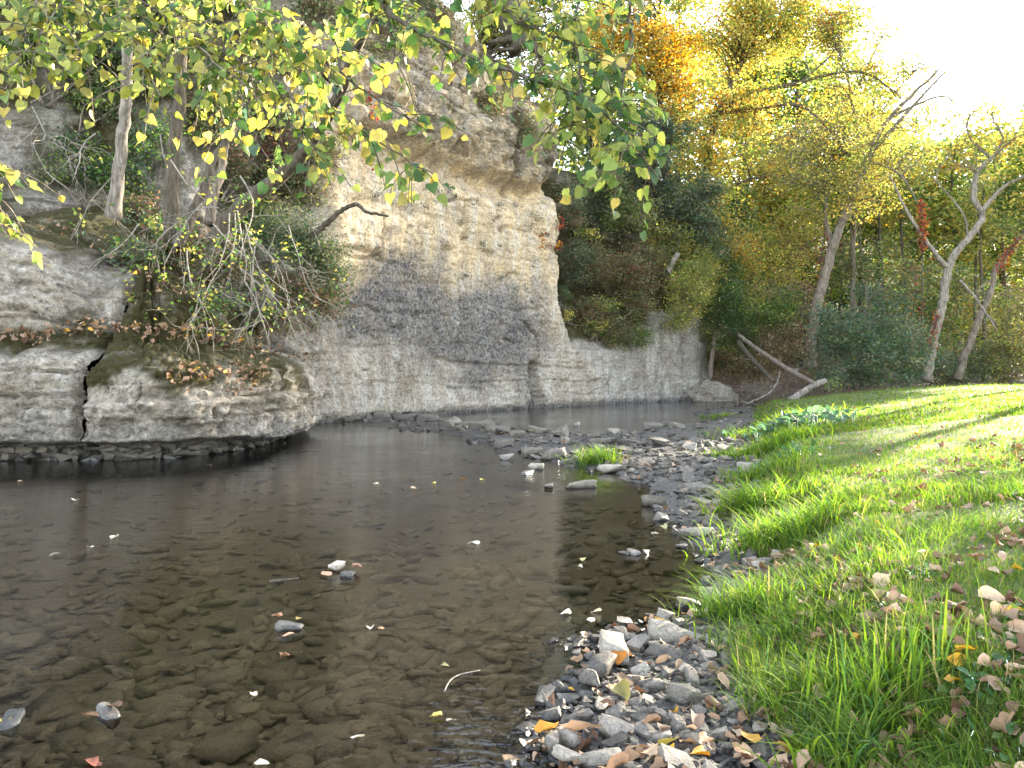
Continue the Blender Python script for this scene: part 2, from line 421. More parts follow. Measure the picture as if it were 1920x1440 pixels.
# beds: each has its own small set-back
zz = Zg + 0.10 * fbm(S2 * 0.3, Zg * 0.2, 21.0, 2)
def beds(z, step, seed, amp):
    k = np.floor(z / step); r = np.random.default_rng(seed).uniform(-1, 1, 4000)
    f = z / step - k
    a0, a1 = r[(k.astype(int) + 1000) % 4000], r[(k.astype(int) + 1001) % 4000]
    return amp * (a0 + (a1 - a0) * sst(0.9, 1.0, f)) - amp * 0.9 * np.exp(-((f - 0.95) / 0.05) ** 2)
chip = np.abs(fbm(S2 * 1.7, Zg * 2.3, 50.0, 5, 0.6))
d = 0.12 * big + 0.06 * med + 0.03 * fine - 0.07 * chip
# --- the main face, the overhang and the rough brown rock above it
zo = np.interp(ub, [560, 640, 760, 830, 900, 985, 1060, 1100], [9.6, 9.7, 9.4, 9.6, 9.4, 9.2, 10.4, 10.6])[None] + 0.3 * fbm(S2 * 0.6, 0 * S2, 4.0, 2)
h = Zg - zo
over = -0.65 * np.exp(-((h - 0.15) / 0.5) ** 2) + 0.5 * sst(0.3, 1.1, h) * (1 - 0.55 * sst(1.6, 4.5, h)) - 0.30 * np.clip(h - 2.6, 0, None)
rough = sst(0.2, 1.2, h)
d = d + over * sst(600, 680, U) * (U < 1200)
d = d + rough * (0.28 * (ridge - 0.72) + 0.34 * big + 0.16 * med - 0.16 * np.abs(fbm(S2 * 2.6, Zg * 2.0, 40.0, 4, 0.6)) + 0.05 * fine + beds(zz + 0.25 * S2 * 0.12, 0.9, 5, 0.14))
d = d + (1 - rough) * (beds(zz, 1.3, 3, 0.04) + beds(zz + 0.04 * S2, 0.45, 13, 0.012))
# flared foot, water-worn notch
d = d + 0.18 * np.exp(-np.clip(Zg, 0, None) / 0.8) - 0.20 * np.exp(-((Zg + 0.05) / 0.22) ** 2)
# cracks
for pts, wd, dp in (
        ([(1003, 684), (1001, 720), (1006, 745), (1004, 790)], 7.0, 1.0), ([(985, 606), (1008, 628), (1013, 655), (1010, 684)], 2.6, 0.28),
        ([(820, 672), (870, 680), (930, 684), (1030, 688), (1095, 692)], 1.7, 0.13), ([(718, 395), (716, 440), (712, 476)], 2.2, 0.25),
        ([(640, 462), (690, 473), (712, 478)], 3.0, 0.28), ([(965, 215), (962, 300), (966, 360)], 4.0, 0.45), ([(800, 480), (860, 500), (930, 525)], 1.4, 0.05),
        ([(866, 120), (872, 180), (868, 240)], 3.0, 0.3), ([(912, 420), (912, 560)], 1.2, 0.03), ([(1112, 700), (1116, 762)], 2.2, 0.14), ([(1165, 690), (1176, 762)], 2.2, 0.16),
        ([(1228, 705), (1222, 760)], 2.4, 0.16), ([(1281, 700), (1285, 760)], 2.4, 0.18), ([(1050, 735), (1090, 742), (1180, 736), (1240, 740)], 1.6, 0.07),
        ([(1130, 690), (1200, 690), (1290, 690)], 1.5, 0.06), ([(640, 575), (760, 590)], 1.3, 0.03), ([(850, 705), (845, 770)], 1.6, 0.05)):
    q = seg_dist(U + 2.5 * fine, V + 2.5 * med, pts)
    d = d - dp * np.exp(-(q / wd) ** 2)
# smaller fissures and pits
rc = np.random.default_rng(77)
for i in range(70):
    u0, v0 = rc.uniform(610, 1040), rc.uniform(20, 760); ln = rc.uniform(15, 90)
    an = rc.normal(0.06, 0.10) if rc.random() < 0.68 else rc.normal(1.5, 0.15)
    pts = [(u0 + math.cos(an) * t + rc.normal(0, 2.5), v0 + math.sin(an) * t + rc.normal(0, 2.5)) for t in np.linspace(0, ln, 4)]
    q = seg_dist(U + 3 * fine, V + 3 * med, pts); d = d - rc.uniform(0.05, 0.2) * np.exp(-(q / rc.uniform(2.0, 3.2)) ** 2)
for i in range(75):
    u0 = rc.uniform(640, 1045); v0 = rc.choice([rc.uniform(340, 480), rc.uniform(40, 330), rc.uniform(480, 700)], p=[0.55, 0.3, 0.15]); r0 = rc.uniform(2.5, 6.5)
    d = d - rc.uniform(0.08, 0.28) * np.exp(-(((U - u0) / r0) ** 2 + ((V - v0) / (r0 * rc.uniform(0.6, 1.3))) ** 2))
for i in range(26):
    u0, v0 = rc.uniform(1070, 1310), rc.uniform(600, 750); an = rc.choice([0.0, 1.5]) + rc.normal(0, 0.12); ln = rc.uniform(15, 60)
    pts = [(u0 + math.cos(an) * t, v0 + math.sin(an) * t) for t in np.linspace(0, ln, 3)]
    q = seg_dist(U + 3 * fine, V + 3 * med, pts); d = d - rc.uniform(0.05, 0.16) * np.exp(-(q / 2.4) ** 2)
# block left of the joint stands proud
d = d + 0.14 * sst(722, 714, U) * sst(380, 400, V) * sst(485, 472, V) * sst(610, 640, U)
d = d + 0.12 * sst(1006, 1012, U) * sst(690, 700, V)
# --- right of the main face: a low wall with a bushy slope above
low = -(np.clip(Zg - zt, 0, None)) * 0.72 - 0.25 * sst(0, 0.25, Zg - zt) + 0.35 * big * sst(-0.2, 0.5, Zg - zt) + 0.08 * med
low = low + 0.10 * np.sin(U * 0.16) * (Zg < zt) * sst(1180, 1220, U)
kr = sst(-6, 26, U - edge + 5 * med)
d = d * (1 - kr) + (low + (d - over) * 0.35) * kr
d = d - 1.0 * np.clip(Zg - 0.3, 0, None) * sst(1335, 1420, U)
# --- left: the wall behind the ledge leans back
kl = sst(640, 560, U)
d = d - kl * (np.clip(Zg - 3.2, 0, None) * 0.30 + 0.2) + kl * (0.55 * big + 0.16 * med + beds(zz + 0.05 * S2, 0.7, 9, 0.10))
X3 = BX + NR[None, :, 0] * d; Y3 = BY + NR[None, :, 1] * d
# masks: dark lichen, soil and moss, tan stone
def blob(u, v, ru, rv): return np.exp(-(((U - u) / ru) ** 2 + ((V - v) / rv) ** 2))
nd = fbm(S2 * 0.7, Zg * 0.5, 30.0, 5, 0.6)
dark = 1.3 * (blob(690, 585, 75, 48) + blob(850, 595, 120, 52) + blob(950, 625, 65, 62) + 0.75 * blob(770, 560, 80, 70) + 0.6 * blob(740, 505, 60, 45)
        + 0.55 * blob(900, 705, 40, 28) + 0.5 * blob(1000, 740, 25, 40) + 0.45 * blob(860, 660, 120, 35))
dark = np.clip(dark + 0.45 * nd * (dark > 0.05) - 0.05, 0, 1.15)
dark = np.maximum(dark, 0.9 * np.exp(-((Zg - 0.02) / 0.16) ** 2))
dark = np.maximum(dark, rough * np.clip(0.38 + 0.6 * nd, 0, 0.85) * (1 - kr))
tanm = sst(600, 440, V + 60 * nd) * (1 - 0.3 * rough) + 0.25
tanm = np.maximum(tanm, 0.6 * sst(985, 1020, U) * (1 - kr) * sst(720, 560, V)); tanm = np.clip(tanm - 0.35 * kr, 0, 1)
soil = kr * sst(0.15, 0.7, Zg - zt + 0.4 * med) + kl * np.clip(0.55 + 0.9 * nd + 0.5 * sst(300, 120, V), 0, 1) * sst(2.0, 3.5, Zg) + rough * np.clip(nd - 0.02, 0, 0.6)
soil = np.maximum(soil, sst(1335, 1380, U) * sst(0.2, 0.8, Zg))
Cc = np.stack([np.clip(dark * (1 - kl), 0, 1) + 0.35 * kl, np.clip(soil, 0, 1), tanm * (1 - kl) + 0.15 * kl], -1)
# the top runs back into the hill
back = np.linspace(0, 1, nback + 1)[1:] ** 1.6 * 26
bx = X3[-1][None] - NR[None, :, 0] * back[:, None]; by = Y3[-1][None] - NR[None, :, 1] * back[:, None]
bz = Zg[-1][None] + 0.42 * back[:, None] + 0.3 * fbm(bx * 0.4, by * 0.4, 2.0, 3)
X3 = np.vstack([X3, bx]); Y3 = np.vstack([Y3, by]); Z3 = np.vstack([Zg, bz])
Cc = np.concatenate([Cc, np.broadcast_to(np.array([0.2, 1.0, 0.2]), bx.shape + (3,))], 0)
H, W = X3.shape
ii = (np.arange(H - 1)[:, None] * W + np.arange(W - 1)[None]).ravel()
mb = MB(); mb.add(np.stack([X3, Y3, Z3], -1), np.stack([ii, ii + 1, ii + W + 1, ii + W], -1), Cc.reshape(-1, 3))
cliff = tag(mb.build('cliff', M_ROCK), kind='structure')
CLX, CLY, CLZ, CLU = X3, Y3, Z3, U
def on_cliff(u, v):
    """the point of the cliff surface seen at photo pixel (u, v)"""
    uu = 960 + F * CLX / np.maximum(CLY, 2); vv = HZ - (CLZ - EYE) / np.maximum(CLY, 2) * F
    q = (uu - u) ** 2 + (vv - v) ** 2 + (CLY < 10) * 1e9
    k = np.where(q.ravel() < q.min() + 30)[0]
    k = k[np.argmin(CLY.ravel()[k])]
    return np.array([CLX.ravel()[k], CLY.ravel()[k], CLZ.ravel()[k]])

# ---- the ledge: big mossy blocks of rock in front of the cliff at the left, undercut at the water
LP = cat([(-34, 13.6), (-20, 14.0), (-10.5, 14.3), (-8.2, 14.35), (-6.9, 14.6), (-5.95, 15.4), (-5.35, 16.8), (-5.15, 18.6), (-5.35, 20.8), (-6.2, 23.4), (-7.2, 25.0)], 700)
LL = np.concatenate([[0], np.cumsum(np.linalg.norm(np.diff(LP, axis=0), axis=1))])
# split at the vertical joint (photo column 138)
uj = 960 + F * LP[:, 0] / LP[:, 1]
sj = float(np.interp(138, uj, LL))
prof = cat([(-0.75, -0.45), (-0.72, 0.1), (-0.62, 0.30), (-0.10, 0.40), (0.06, 0.52), (0.13, 0.80), (0.14, 1.15), (0.08, 1.55), (-0.08, 1.85), (-0.45, 2.10),
            (-1.15, 2.32), (-1.6, 2.75), (-2.0, 3.3), (-2.6, 3.9), (-3.5, 4.35), (-5.0, 4.8), (-7.0, 5.2)], 230)
prof2 = cat([(-0.80, -0.45), (-0.76, 0.1), (-0.66, 0.30), (-0.12, 0.42), (0.02, 0.55), (0.06, 0.85), (0.03, 1.20), (-0.05, 1.55), (-0.12, 1.85), (-0.35, 2.10),
             (-0.95, 2.35), (-1.15, 2.75), (-1.2, 3.3), (-1.35, 3.9), (-1.75, 4.35), (-3.5, 5.0), (-7.0, 6.2)], 230)
def ledge(s0, s1, n, pr, seed, name, root):
    s_ = np.linspace(s0, s1, n)
    B_ = np.stack([np.interp(s_, LL, LP[:, 0]), np.interp(s_, LL, LP[:, 1])], -1)
    LPt = unit(np.gradient(LP, axis=0)); T_ = unit(np.stack([np.interp(s_, LL, LPt[:, i]) for i in (0, 1)], -1))
    T_ = unit(np.stack([np.convolve(np.pad(T_[:, i], 15, 'edge'), np.ones(31) / 31, 'valid') for i in (0, 1)], -1))
    N_ = np.stack([T_[:, 1], -T_[:, 0]], -1)
    o = np.broadcast_to(pr[:, 0][:, None], (len(pr), n)).copy(); z = np.broadcast_to(pr[:, 1][:, None], (len(pr), n)).copy()
    S_ = np.broadcast_to(s_[None], o.shape)
    if seed <= 5:   # the upper tier of the left block dies away towards the joint
        kb = sst(s1 - 2.6, s1 - 0.2, S_) * sst(2.0, 2.4, z)
        o = o * (1 - kb) + prof[:, 0][:, None] * kb; z = z * (1 - kb) + prof[:, 1][:, None] * kb
    u_ = np.broadcast_to(960 + F * B_[:, 0] / B_[:, 1], o.shape)
    # the right end droops to the water and its top is higher towards the corner
    big = fbm(S_ * 0.5, z * 0.7, seed, 3); med = fbm(S_ * 1.6, z * 2.2, seed + 4, 4); fin = fbm(S_ * 6, z * 7, seed + 9, 4, 0.6)
    zl = z + 0.05 * fbm(S_ * 0.5, z * 0.2, seed + 2, 2) - 0.03 * S_ * (seed > 5)
    face = sst(0.36, 0.5, z)
    bd = beds(zl, 0.36, int(seed) + 1, 0.07) * sst(0.4, 0.9, z) + beds(zl + 3, 0.11, int(seed) + 3, 0.020)
    dd = 0.17 * big + 0.09 * med + 0.04 * fin - 0.20 * np.abs(fbm(S_ * 1.4, z * 2.6, seed + 30, 5, 0.6)) + 1.5 * bd * (0.5 + 0.5 * sst(-0.2, 0.3, med))
    dd = dd - 0.10 * np.exp(-((zl - (1.62 if seed > 5 else 1.32)) / 0.022) ** 2) * (0.5 + 0.5 * np.sign(med + 0.3))
    if seed <= 5:   # the left block is split into slabs
        for zc, am in ((1.82, 0.16), (1.33, 0.14), (1.50, 0.07), (2.95, 0.14), (3.5, 0.1)):
            dd = dd - am * np.exp(-((zl - zc - 0.06 * np.sin(S_ * 0.9)) / 0.025) ** 2)
        dd = dd + 0.10 * sst(1.33, 1.36, zl) * sst(1.84, 1.80, zl)
    else:           # joint near the corner
        for uc in (520,):
            dd = dd - 0.16 * np.exp(-((u_ - uc + 6 * med) / 4.0) ** 2) * sst(1.75, 1.3, z) * face
    rl_ = np.random.default_rng(int(seed) + 60); v0_ = HZ - (z - EYE) / (B_[None, :, 1] - o * 0.7) * F
    for i in range(34):
        u0, vv = rl_.uniform(-60 if seed <= 5 else 140, 140 if seed <= 5 else 590), rl_.uniform(480 if seed <= 5 else 640, 830); an = rl_.normal(0.03, 0.09) if rl_.random() < 0.75 else rl_.normal(1.5, 0.2); ln = rl_.uniform(20, 110)
        pts = [(u0 + math.cos(an) * t + rl_.normal(0, 2), vv + math.sin(an) * t * 0.7 + rl_.normal(0, 2)) for t in np.linspace(0, ln, 5)]
        dd = dd - rl_.uniform(0.05, 0.17) * np.exp(-(seg_dist(u_ + 4 * fin, v0_ + 4 * med, pts) / rl_.uniform(2.2, 4.0)) ** 2) * face
    dd = dd * (0.35 + 0.65 * face) - (0.35 * sst(s0 + 0.16, s0, S_) + 0.1 * sst(s0 + 0.45, s0, S_)) * (seed > 5) - (0.35 * sst(s1 - 0.14, s1, S_)) * (seed <= 5)
    # lower lip towards the corner
    z = z + (z < 1.2) * (-0.20) * sst(400, 560, u_) * sst(1.2, 0.4, z) + 0.05 * med * (z < 0.6) * (z > 0.2)
    z = z + 0.25 * sst(1.8, 3.0, z) * big
    tilt = np.gradient(pr, axis=0); tn = unit(np.stack([tilt[:, 1], -tilt[:, 0]], -1))
    o = o + dd * np.clip(np.abs(tn[:, 0]), 0.25, 1)[:, None]; z = z + dd * (-tn[:, 1][:, None]) * -0.6 * (z > 0.6)
    X = B_[None, :, 0] + N_[None, :, 0] * o; Y = B_[None, :, 1] + N_[None, :, 1] * o
    v_ = HZ - (z - EYE) / Y * F
    nm_ = fbm(S_ * 1.1, z * 1.3, seed + 20, 4, 0.6)
    moss = np.clip(sst(1.2, 1.75, z + 0.6 * nm_) * 1.1, 0, 1) * sst(600, 560, u_)
    if seed <= 5: moss = np.clip(sst(1.8, 2.3, z + 0.35 * nm_) * sst(2.75, 2.45, z) + sst(4.2, 4.7, z) + np.clip(nm_ - 0.25, 0, 1) * (z > 2), 0, 1)
    moss = np.maximum(moss, sst(2.15, 2.6, z + 0.4 * nm_) * (seed > 5))
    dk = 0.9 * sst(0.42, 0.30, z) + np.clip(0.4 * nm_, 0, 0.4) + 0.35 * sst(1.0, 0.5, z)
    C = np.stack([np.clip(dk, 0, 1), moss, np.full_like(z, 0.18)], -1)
    H, W = X.shape; ii = (np.arange(H - 1)[:, None] * W + np.arange(W - 1)[None]).ravel()
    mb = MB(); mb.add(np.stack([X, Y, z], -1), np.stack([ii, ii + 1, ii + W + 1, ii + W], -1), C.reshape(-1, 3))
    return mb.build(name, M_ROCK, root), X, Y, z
led = thing('rock_ledge', (-8, 15, 0), 'pale mossy limestone ledge undercut by the dark water at the left', 'rock ledge')
lb, LX, LY, LZ = ledge(sj + 0.02, LL[-1], 330, prof, 8.0, 'rock_block', led)
lb['label'] = 'big pale block with moss and leaf litter on its shoulder'
la, LX2, LY2, LZ2 = ledge(LL[-1] * 0.42, sj - 0.02, 210, prof2, 2.0, 'rock_block', led)
la['label'] = 'grey layered block left of the vertical crack'
def on_ledge(u, v, back=False):
    X = np.concatenate([LX.ravel(), LX2.ravel()]); Y = np.concatenate([LY.ravel(), LY2.ravel()]); Z = np.concatenate([LZ.ravel(), LZ2.ravel()])
    q = (960 + F * X / Y - u) ** 2 + (HZ - (Z - EYE) / Y * F - v) ** 2
    k = np.where(q < q.min() + 60)[0]; k = k[np.argmin(Y[k])]
    return np.array([X[k], Y[k], Z[k]])
# ================================================================== trees and shrubs
DIAM = (np.array([(0, 0, 0), (0.36, 0.45, 0.07), (0, 1, -0.05), (-0.36, 0.45, 0.07)]), np.array([(0, 1, 2), (0, 2, 3)]))
SLIM = (np.array([(0, 0, 0), (0.20, 0.45, 0.05), (0, 1, -0.05), (-0.20, 0.45, 0.05)]), np.array([(0, 1, 2), (0, 2, 3)]))
def leaves(mb, C, size, cols, tmpl=DIAM, up=0.6, droop=0.0):
    """many small leaves at the points C"""
    n = len(C)
    if n == 0: return
    ax = rng.normal(size=(n, 3)); ax[:, 2] = ax[:, 2] * 0.6 - droop; ax = unit(ax)
    no = rng.normal(size=(n, 3)); no[:, 2] = np.abs(no[:, 2]) + up
    sx = unit(np.cross(ax, no)); nz_ = np.cross(sx, ax)
    tv, tf = tmpl
    sz = (np.broadcast_to(size, (n,)) * rng.uniform(0.65, 1.3, n))[:, None, None]
    Vv = C[:, None] + sz * (tv[None, :, 0:1] * sx[:, None] + tv[None, :, 1:2] * ax[:, None] + tv[None, :, 2:3] * nz_[:, None])
    Fi = (tf[None] + (np.arange(n) * len(tv))[:, None, None]).reshape(-1, 3)
    mb.add(Vv.reshape(-1, 3), Fi, np.repeat(cols, len(tv), axis=0))
def pick(pal, n):
    c, p = pal
    return c[rng.choice(len(c), n, p=p)]
def clump_cols(pal, cid, nc):
    dom = pick(pal, nc); shade = rng.uniform(0.72, 1.28, nc)
    own = pick(pal, len(cid)); use = rng.random(len(cid)) < 0.62
    c = np.where(use[:, None], dom[cid], own) * shade[cid][:, None]
    return np.clip(c * rng.uniform(0.8, 1.2, (len(cid), 1)), 0, 0.8)

def grow(root, paths, blobs, ls, pal, bark, spread=0.55, tmpl=DIAM, twig=0.02, droop=0.1, trunk='trunk', crown='crown', arch=0.15, k=8, along=0.35, sub=1, cover=2.3):
    """paths: (world points, r0, r1) of trunk and limbs; blobs: (centre, radii, clumps, leaves per clump)"""
    tb, cb = MB(), MB()
    SP = []
    for pts, r0, r1 in paths:
        n = max(8, int(len(pts) * 7)); c = cat(pts, n)
        L_ = np.linalg.norm(c[-1] - c[0])
        c[1:-1] += rng.normal(size=(n - 2, 3)) * min(r0 * 0.10, 0.03)
        tb.tube(c, np.linspace(r0, r1, n) * (1 + 0.35 * np.exp(-np.arange(n) / 1.2) * (r0 > 0.15)), k if r0 > 0.08 else 5, cap=True)
        SP.append(np.column_stack([c, np.linspace(r0, r1, n)]))
    SP = np.vstack(SP)
    for cen, rad, nc, nlv in blobs:
        cen = np.asarray(cen, float); rad = np.asarray(rad, float)
        nlv = nlv / 80.0 * cover * math.pi * rad[0] * rad[2] / (0.9 * abs(tmpl[0][1][0]) * ls * ls) / nc
        q = unit(rng.normal(size=(nc, 3))) * (rng.random(nc) ** (1 / 2.3))[:, None]
        cc = cen + q * rad
        ctr, ids = [], []
        for i, p in enumerate(cc):
            dd = np.linalg.norm(SP[:, :3] - p, axis=1) + 0.6 * np.clip(SP[:, 2] - p[2], 0, None)
            j = int(np.argmin(dd + rng.random(len(SP)) * 0.6)); a0 = SP[j, :3]
            Lg = np.linalg.norm(p - a0)
            mid = 0.5 * (a0 + p) + np.array([0, 0, arch * Lg]) + rng.normal(size=3) * 0.10 * Lg
            c = cat([a0, mid, p], 6)
            r0 = min(SP[j, 3] * 0.7, twig * (1 + 0.35 * Lg))
            tb.tube(c, np.linspace(r0, twig * 0.25, 6), 4)
            for _ in range(sub):
                e = p + rng.normal(size=3) * spread * 0.9
                tb.tube(cat([c[3], 0.5 * (c[4] + e) + rng.normal(size=3) * 0.05, e], 4), np.linspace(twig * 0.5, twig * 0.2, 4), 3)
            m = max(3, int(nlv * rng.uniform(0.5, 1.5)))
            g = rng.normal(size=(m, 3)) * spread * np.array([1, 1, 0.6]) * rng.uniform(0.7, 1.2)
            al = rng.random(m) < along
            base = np.where(al[:, None], c[2] + (c[5] - c[2]) * rng.random((m, 1)), p)
            ctr.append(base + g * np.where(al, 0.7, 1.0)[:, None]); ids.append(np.full(m, i))
        ctr = np.vstack(ctr); ids = np.concatenate(ids)
        leaves(cb, ctr, ls, clump_cols(pal, ids, nc), tmpl, 0.6, droop)
    if tb.V: tb.build(trunk, bark, root)
    if cb.V: cb.build(crown, M_LEAF, root, smooth=False)

def PX(pts): return [P(*p) for p in pts]
def BL(u, v, Y, ru, rv, rd, nc, nl): return (P(u, v, Y), (ru / F * Y, rd, rv / F * Y), nc, nl)
def tree(name, label, trunk, r, blobs, ls, pal, bark, limbs=(), catg='tree', group=None, **kw):
    pts = PX(trunk); root = thing(name, pts[0], label, catg, group)
    grow(root, [(pts, r[0], r[1])] + [(PX(l), a_, b_) for l, a_, b_ in limbs], [BL(*b) for b in blobs], ls, pal, bark, **kw)
    return root
def shrub(name, label, base, blobs, ls, pal, bark=None, stems=5, catg='shrub', group=None, r=0.03, **kw):
    b0 = P(*base); root = thing(name, b0, label, catg, group)
    paths = []
    bl = [BL(*b) for b in blobs]
    for i in range(stems):
        cen, rad = bl[i % len(bl)][:2]
        e = np.asarray(cen) + rng.normal(size=3) * np.asarray(rad) * 0.4
        a0 = b0 + rng.normal(size=3) * np.array([0.15, 0.15, 0.0])
        paths.append(([a0, 0.5 * (a0 + e) + np.array([0, 0, 0.15]) + rng.normal(size=3) * 0.2, e], r, r * 0.35))
    kw.setdefault('twig', 0.012)
    grow(root, paths, bl, ls, pal, bark or M_MID, trunk='stem', crown='foliage', **kw)
    return root

# ---- far wood at the right, behind the lawn
farpals = [palette((YGR, 4), (GRN, 3), (YEL, 2)), palette((GRN, 5), (YGR, 3), (BLU, 1)), palette((YEL, 4), (YGR, 4), (ORA, 0.6)), palette((YGR, 4), (YEL, 3), (OLV, 2))]
fw = [(1395, 66, 30, 2, 'yellow leaved tree behind the cliff wood'), (1500, 60, -60, 0, 'yellow green tree filling the top beside the sky'), (1570, 66, -10, 1, 'green tree with top just left of the open sky'),
      (1640, 58, 105, 3, 'yellow olive tree below the left end of the sky'), (1715, 66, 185, 1, 'dark green tree right of the leaning trunk'), (1790, 60, 225, 2, 'bright yellow tree behind the twisted grey trunk'),
      (1870, 64, 190, 0, 'green and yellow tree at the right edge of the wood'), (1955, 56, 175, 2, 'orange yellow tree cut by the right picture edge'), (2060, 60, 150, 1, 'green tree standing beyond the right picture edge')]
for i, (u, Y, vt, pi, lab) in enumerate(fw):
    g0 = P(u, 690, Y); g0[2] = 0.6
    vb = HZ - (0.6 - EYE) / Y * F
    rv = (vb - vt) / 2
    tree('forest_tree', lab, [(u, vb, Y), (u + 8, vb - rv * 0.7, Y), (u - 6, vb - rv * 1.5, Y + 0.5), (u + 5, vt + 30, Y)], (0.26, 0.05),
         [(u, vt + rv * 0.62, Y, 78, rv * 0.62, 3.2, 85, 85), (u, vb - rv * 0.52, Y, 85, rv * 0.5, 3.0, 45, 60)], 0.36, farpals[pi], M_BARK, group='trees of the far wood', spread=0.8, twig=0.035, cover=2.0)

mb = MB(); n = 34000
Yf = rng.uniform(74, 92, n); uf = rng.uniform(1000, 2250, n)
vf = rng.uniform(0, 1, n) ** 0.9 * (700 - np.interp(uf, [1000, 1500, 1620, 1720, 2250], [60, 90, 200, 260, 240])); vf = 700 - vf - 14 * np.abs(gn(uf * 0.02, 0, 0)) * 0
cf = np.stack([(uf - 960) / F * Yf, Yf, EYE - (vf - HZ) / F * Yf], -1)
kf = (fbm(cf[:, 0] * 0.25, cf[:, 2] * 0.3, 4.0, 3) + rng.normal(size=n) * 0.25)
pa = palette((GRN, 4), (OLV, 3), (BLU, 2)); pb = palette((YGR, 5), (YEL, 3))
leaves(mb, cf, 0.85, np.where((kf > 0.15)[:, None], pick(pb, n), pick(pa, n)))
tag(mb.build('distant_wood', M_LEAF, smooth=False), 'hazy mass of green and yellow woodland far behind the lawn', 'woodland', kind='stuff')
# slim dark trunks inside the wood
for i, (u, v0, u1, v1, Y) in enumerate([(1607, 690, 1612, 380, 50), (1655, 690, 1648, 400, 52), (1700, 690, 1690, 430, 54), (1845, 700, 1838, 480, 50), (1818, 700, 1830, 500, 52),
                                        (1885, 700, 1880, 470, 55), (1470, 620, 1478, 420, 54), (1440, 600, 1432, 400, 56)]):
    lab = ['slim dark trunk between the leaning tree and the dark shrub', 'slim dark trunk rising behind the dark green shrub', 'slim dark trunk left of the red creeper post', 'slim dark trunk right of the twisted grey tree',
           'slim dark trunk behind the twisted grey tree', 'slim dark trunk near the right picture edge', 'slim dark trunk left of the leaning tree', 'slim dark trunk on the slope above the fallen logs'][i]
    tree('slim_tree', lab, [(u, v0 + 15, Y), (0.5 * (u + u1) + 4, 0.5 * (v0 + v1), Y), (u1, v1, Y), (u1 + 6, v1 - 130, Y)], (0.15, 0.05), [(u1 + 4, v1 - 70, Y, 60, 90, 1.8, 26, 50)], 0.19, farpals[i % 4], M_BARK,
         group='slim dark trunks inside the wood', spread=0.6)

# ---- trees on the slope behind the cliff
tree('maple_tree', 'orange and yellow maple crown above the cliff edge', [(1245, 420, 47), (1250, 300, 47), (1235, 150, 47), (1240, -40, 47)], (0.28, 0.06),
     [(1235, 95, 46, 95, 80, 2.5, 80, 95), (1150, 40, 47, 80, 60, 2.5, 45, 80), (1290, 190, 46, 60, 60, 2, 36, 70)], 0.17, palette((ORA, 5), (YEL, 4), (YGR, 2)), M_BARK, spread=0.55, twig=0.03)
tree('maple_tree', 'yellow green tree behind the cliff top gap', [(905, 160, 44), (900, 60, 44), (910, -60, 44)], (0.2, 0.06), [(905, 20, 44, 75, 70, 2.5, 60, 75), (1040, 30, 45, 90, 80, 2.5, 60, 75), (985, 110, 46, 60, 50, 2.5, 36, 80)], 0.17,
     palette((YEL, 5), (YGR, 4), (GRN, 1)), M_BARK, spread=0.55, twig=0.03)
tree('ash_tree', 'tall yellow tree with dark ascending limbs over the slope', [(1318, 520, 45), (1322, 380, 45), (1335, 250, 45), (1380, 140, 45), (1440, 30, 45)], (0.32, 0.12),
     [(1440, 10, 44, 80, 50, 2.2, 50, 80), (1530, 40, 44.5, 70, 60, 2.2, 50, 70), (1370, 60, 44, 90, 80, 2.5, 90, 85), (1330, 290, 44, 65, 70, 2, 55, 75), (1470, 60, 45, 80, 70, 2.2, 60, 65), (1395, 200, 44, 70, 60, 2, 45, 60), (1345, 400, 44, 55, 50, 2, 32, 60)], 0.16,
     palette((YEL, 7), (YGR, 4), (ORA, 1.5)), M_BARK,
     limbs=[([(1322, 230, 45), (1400, 178, 44.5), (1480, 160, 44), (1570, 137, 43.5), (1630, 140, 43), (1690, 185, 42.5)], 0.17, 0.04), ([(1330, 215, 45), (1420, 205, 44), (1500, 198, 43.5), (1560, 250, 43), (1590, 290, 43)], 0.13, 0.03),
            ([(1335, 250, 45), (1390, 120, 45), (1460, 60, 45), (1500, -30, 45)], 0.14, 0.05), ([(1500, 155, 44), (1560, 100, 44), (1590, 30, 44)], 0.07, 0.02), ([(1380, 345, 44), (1440, 330, 43), (1530, 330, 43)], 0.08, 0.02)], spread=0.5, twig=0.028)
tree('ash_tree', 'sparse yellow crown of fine twigs against the white sky', [(1600, 620, 47), (1600, 420, 46), (1610, 280, 45), (1590, 150, 44)], (0.2, 0.06),
     [(1600, 180, 43.5, 110, 80, 2.2, 80, 40), (1560, 50, 44, 70, 60, 2.0, 50, 60), (1690, 140, 43, 75, 60, 1.8, 55, 34), (1620, 80, 43.5, 60, 60, 1.8, 40, 50), (1500, 290, 43, 110, 70, 2, 80, 55), (1620, 340, 43, 100, 70, 2, 70, 50)], 0.15, palette((YEL, 4), (YGR, 5), (ORA, 0.8), (OLV, 2)), M_MID,
     limbs=[([(1600, 300, 45), (1660, 200, 44), (1720, 130, 43), (1770, 105, 43)], 0.08, 0.02), ([(1610, 160, 44), (1660, 60, 43), (1700, 20, 43)], 0.06, 0.015), ([(1590, 150, 44), (1560, 45, 43), (1600, 20, 42.5), (1660, 12, 42), (1705, 14, 42)], 0.06, 0.012)], spread=0.55, twig=0.02, sub=3)
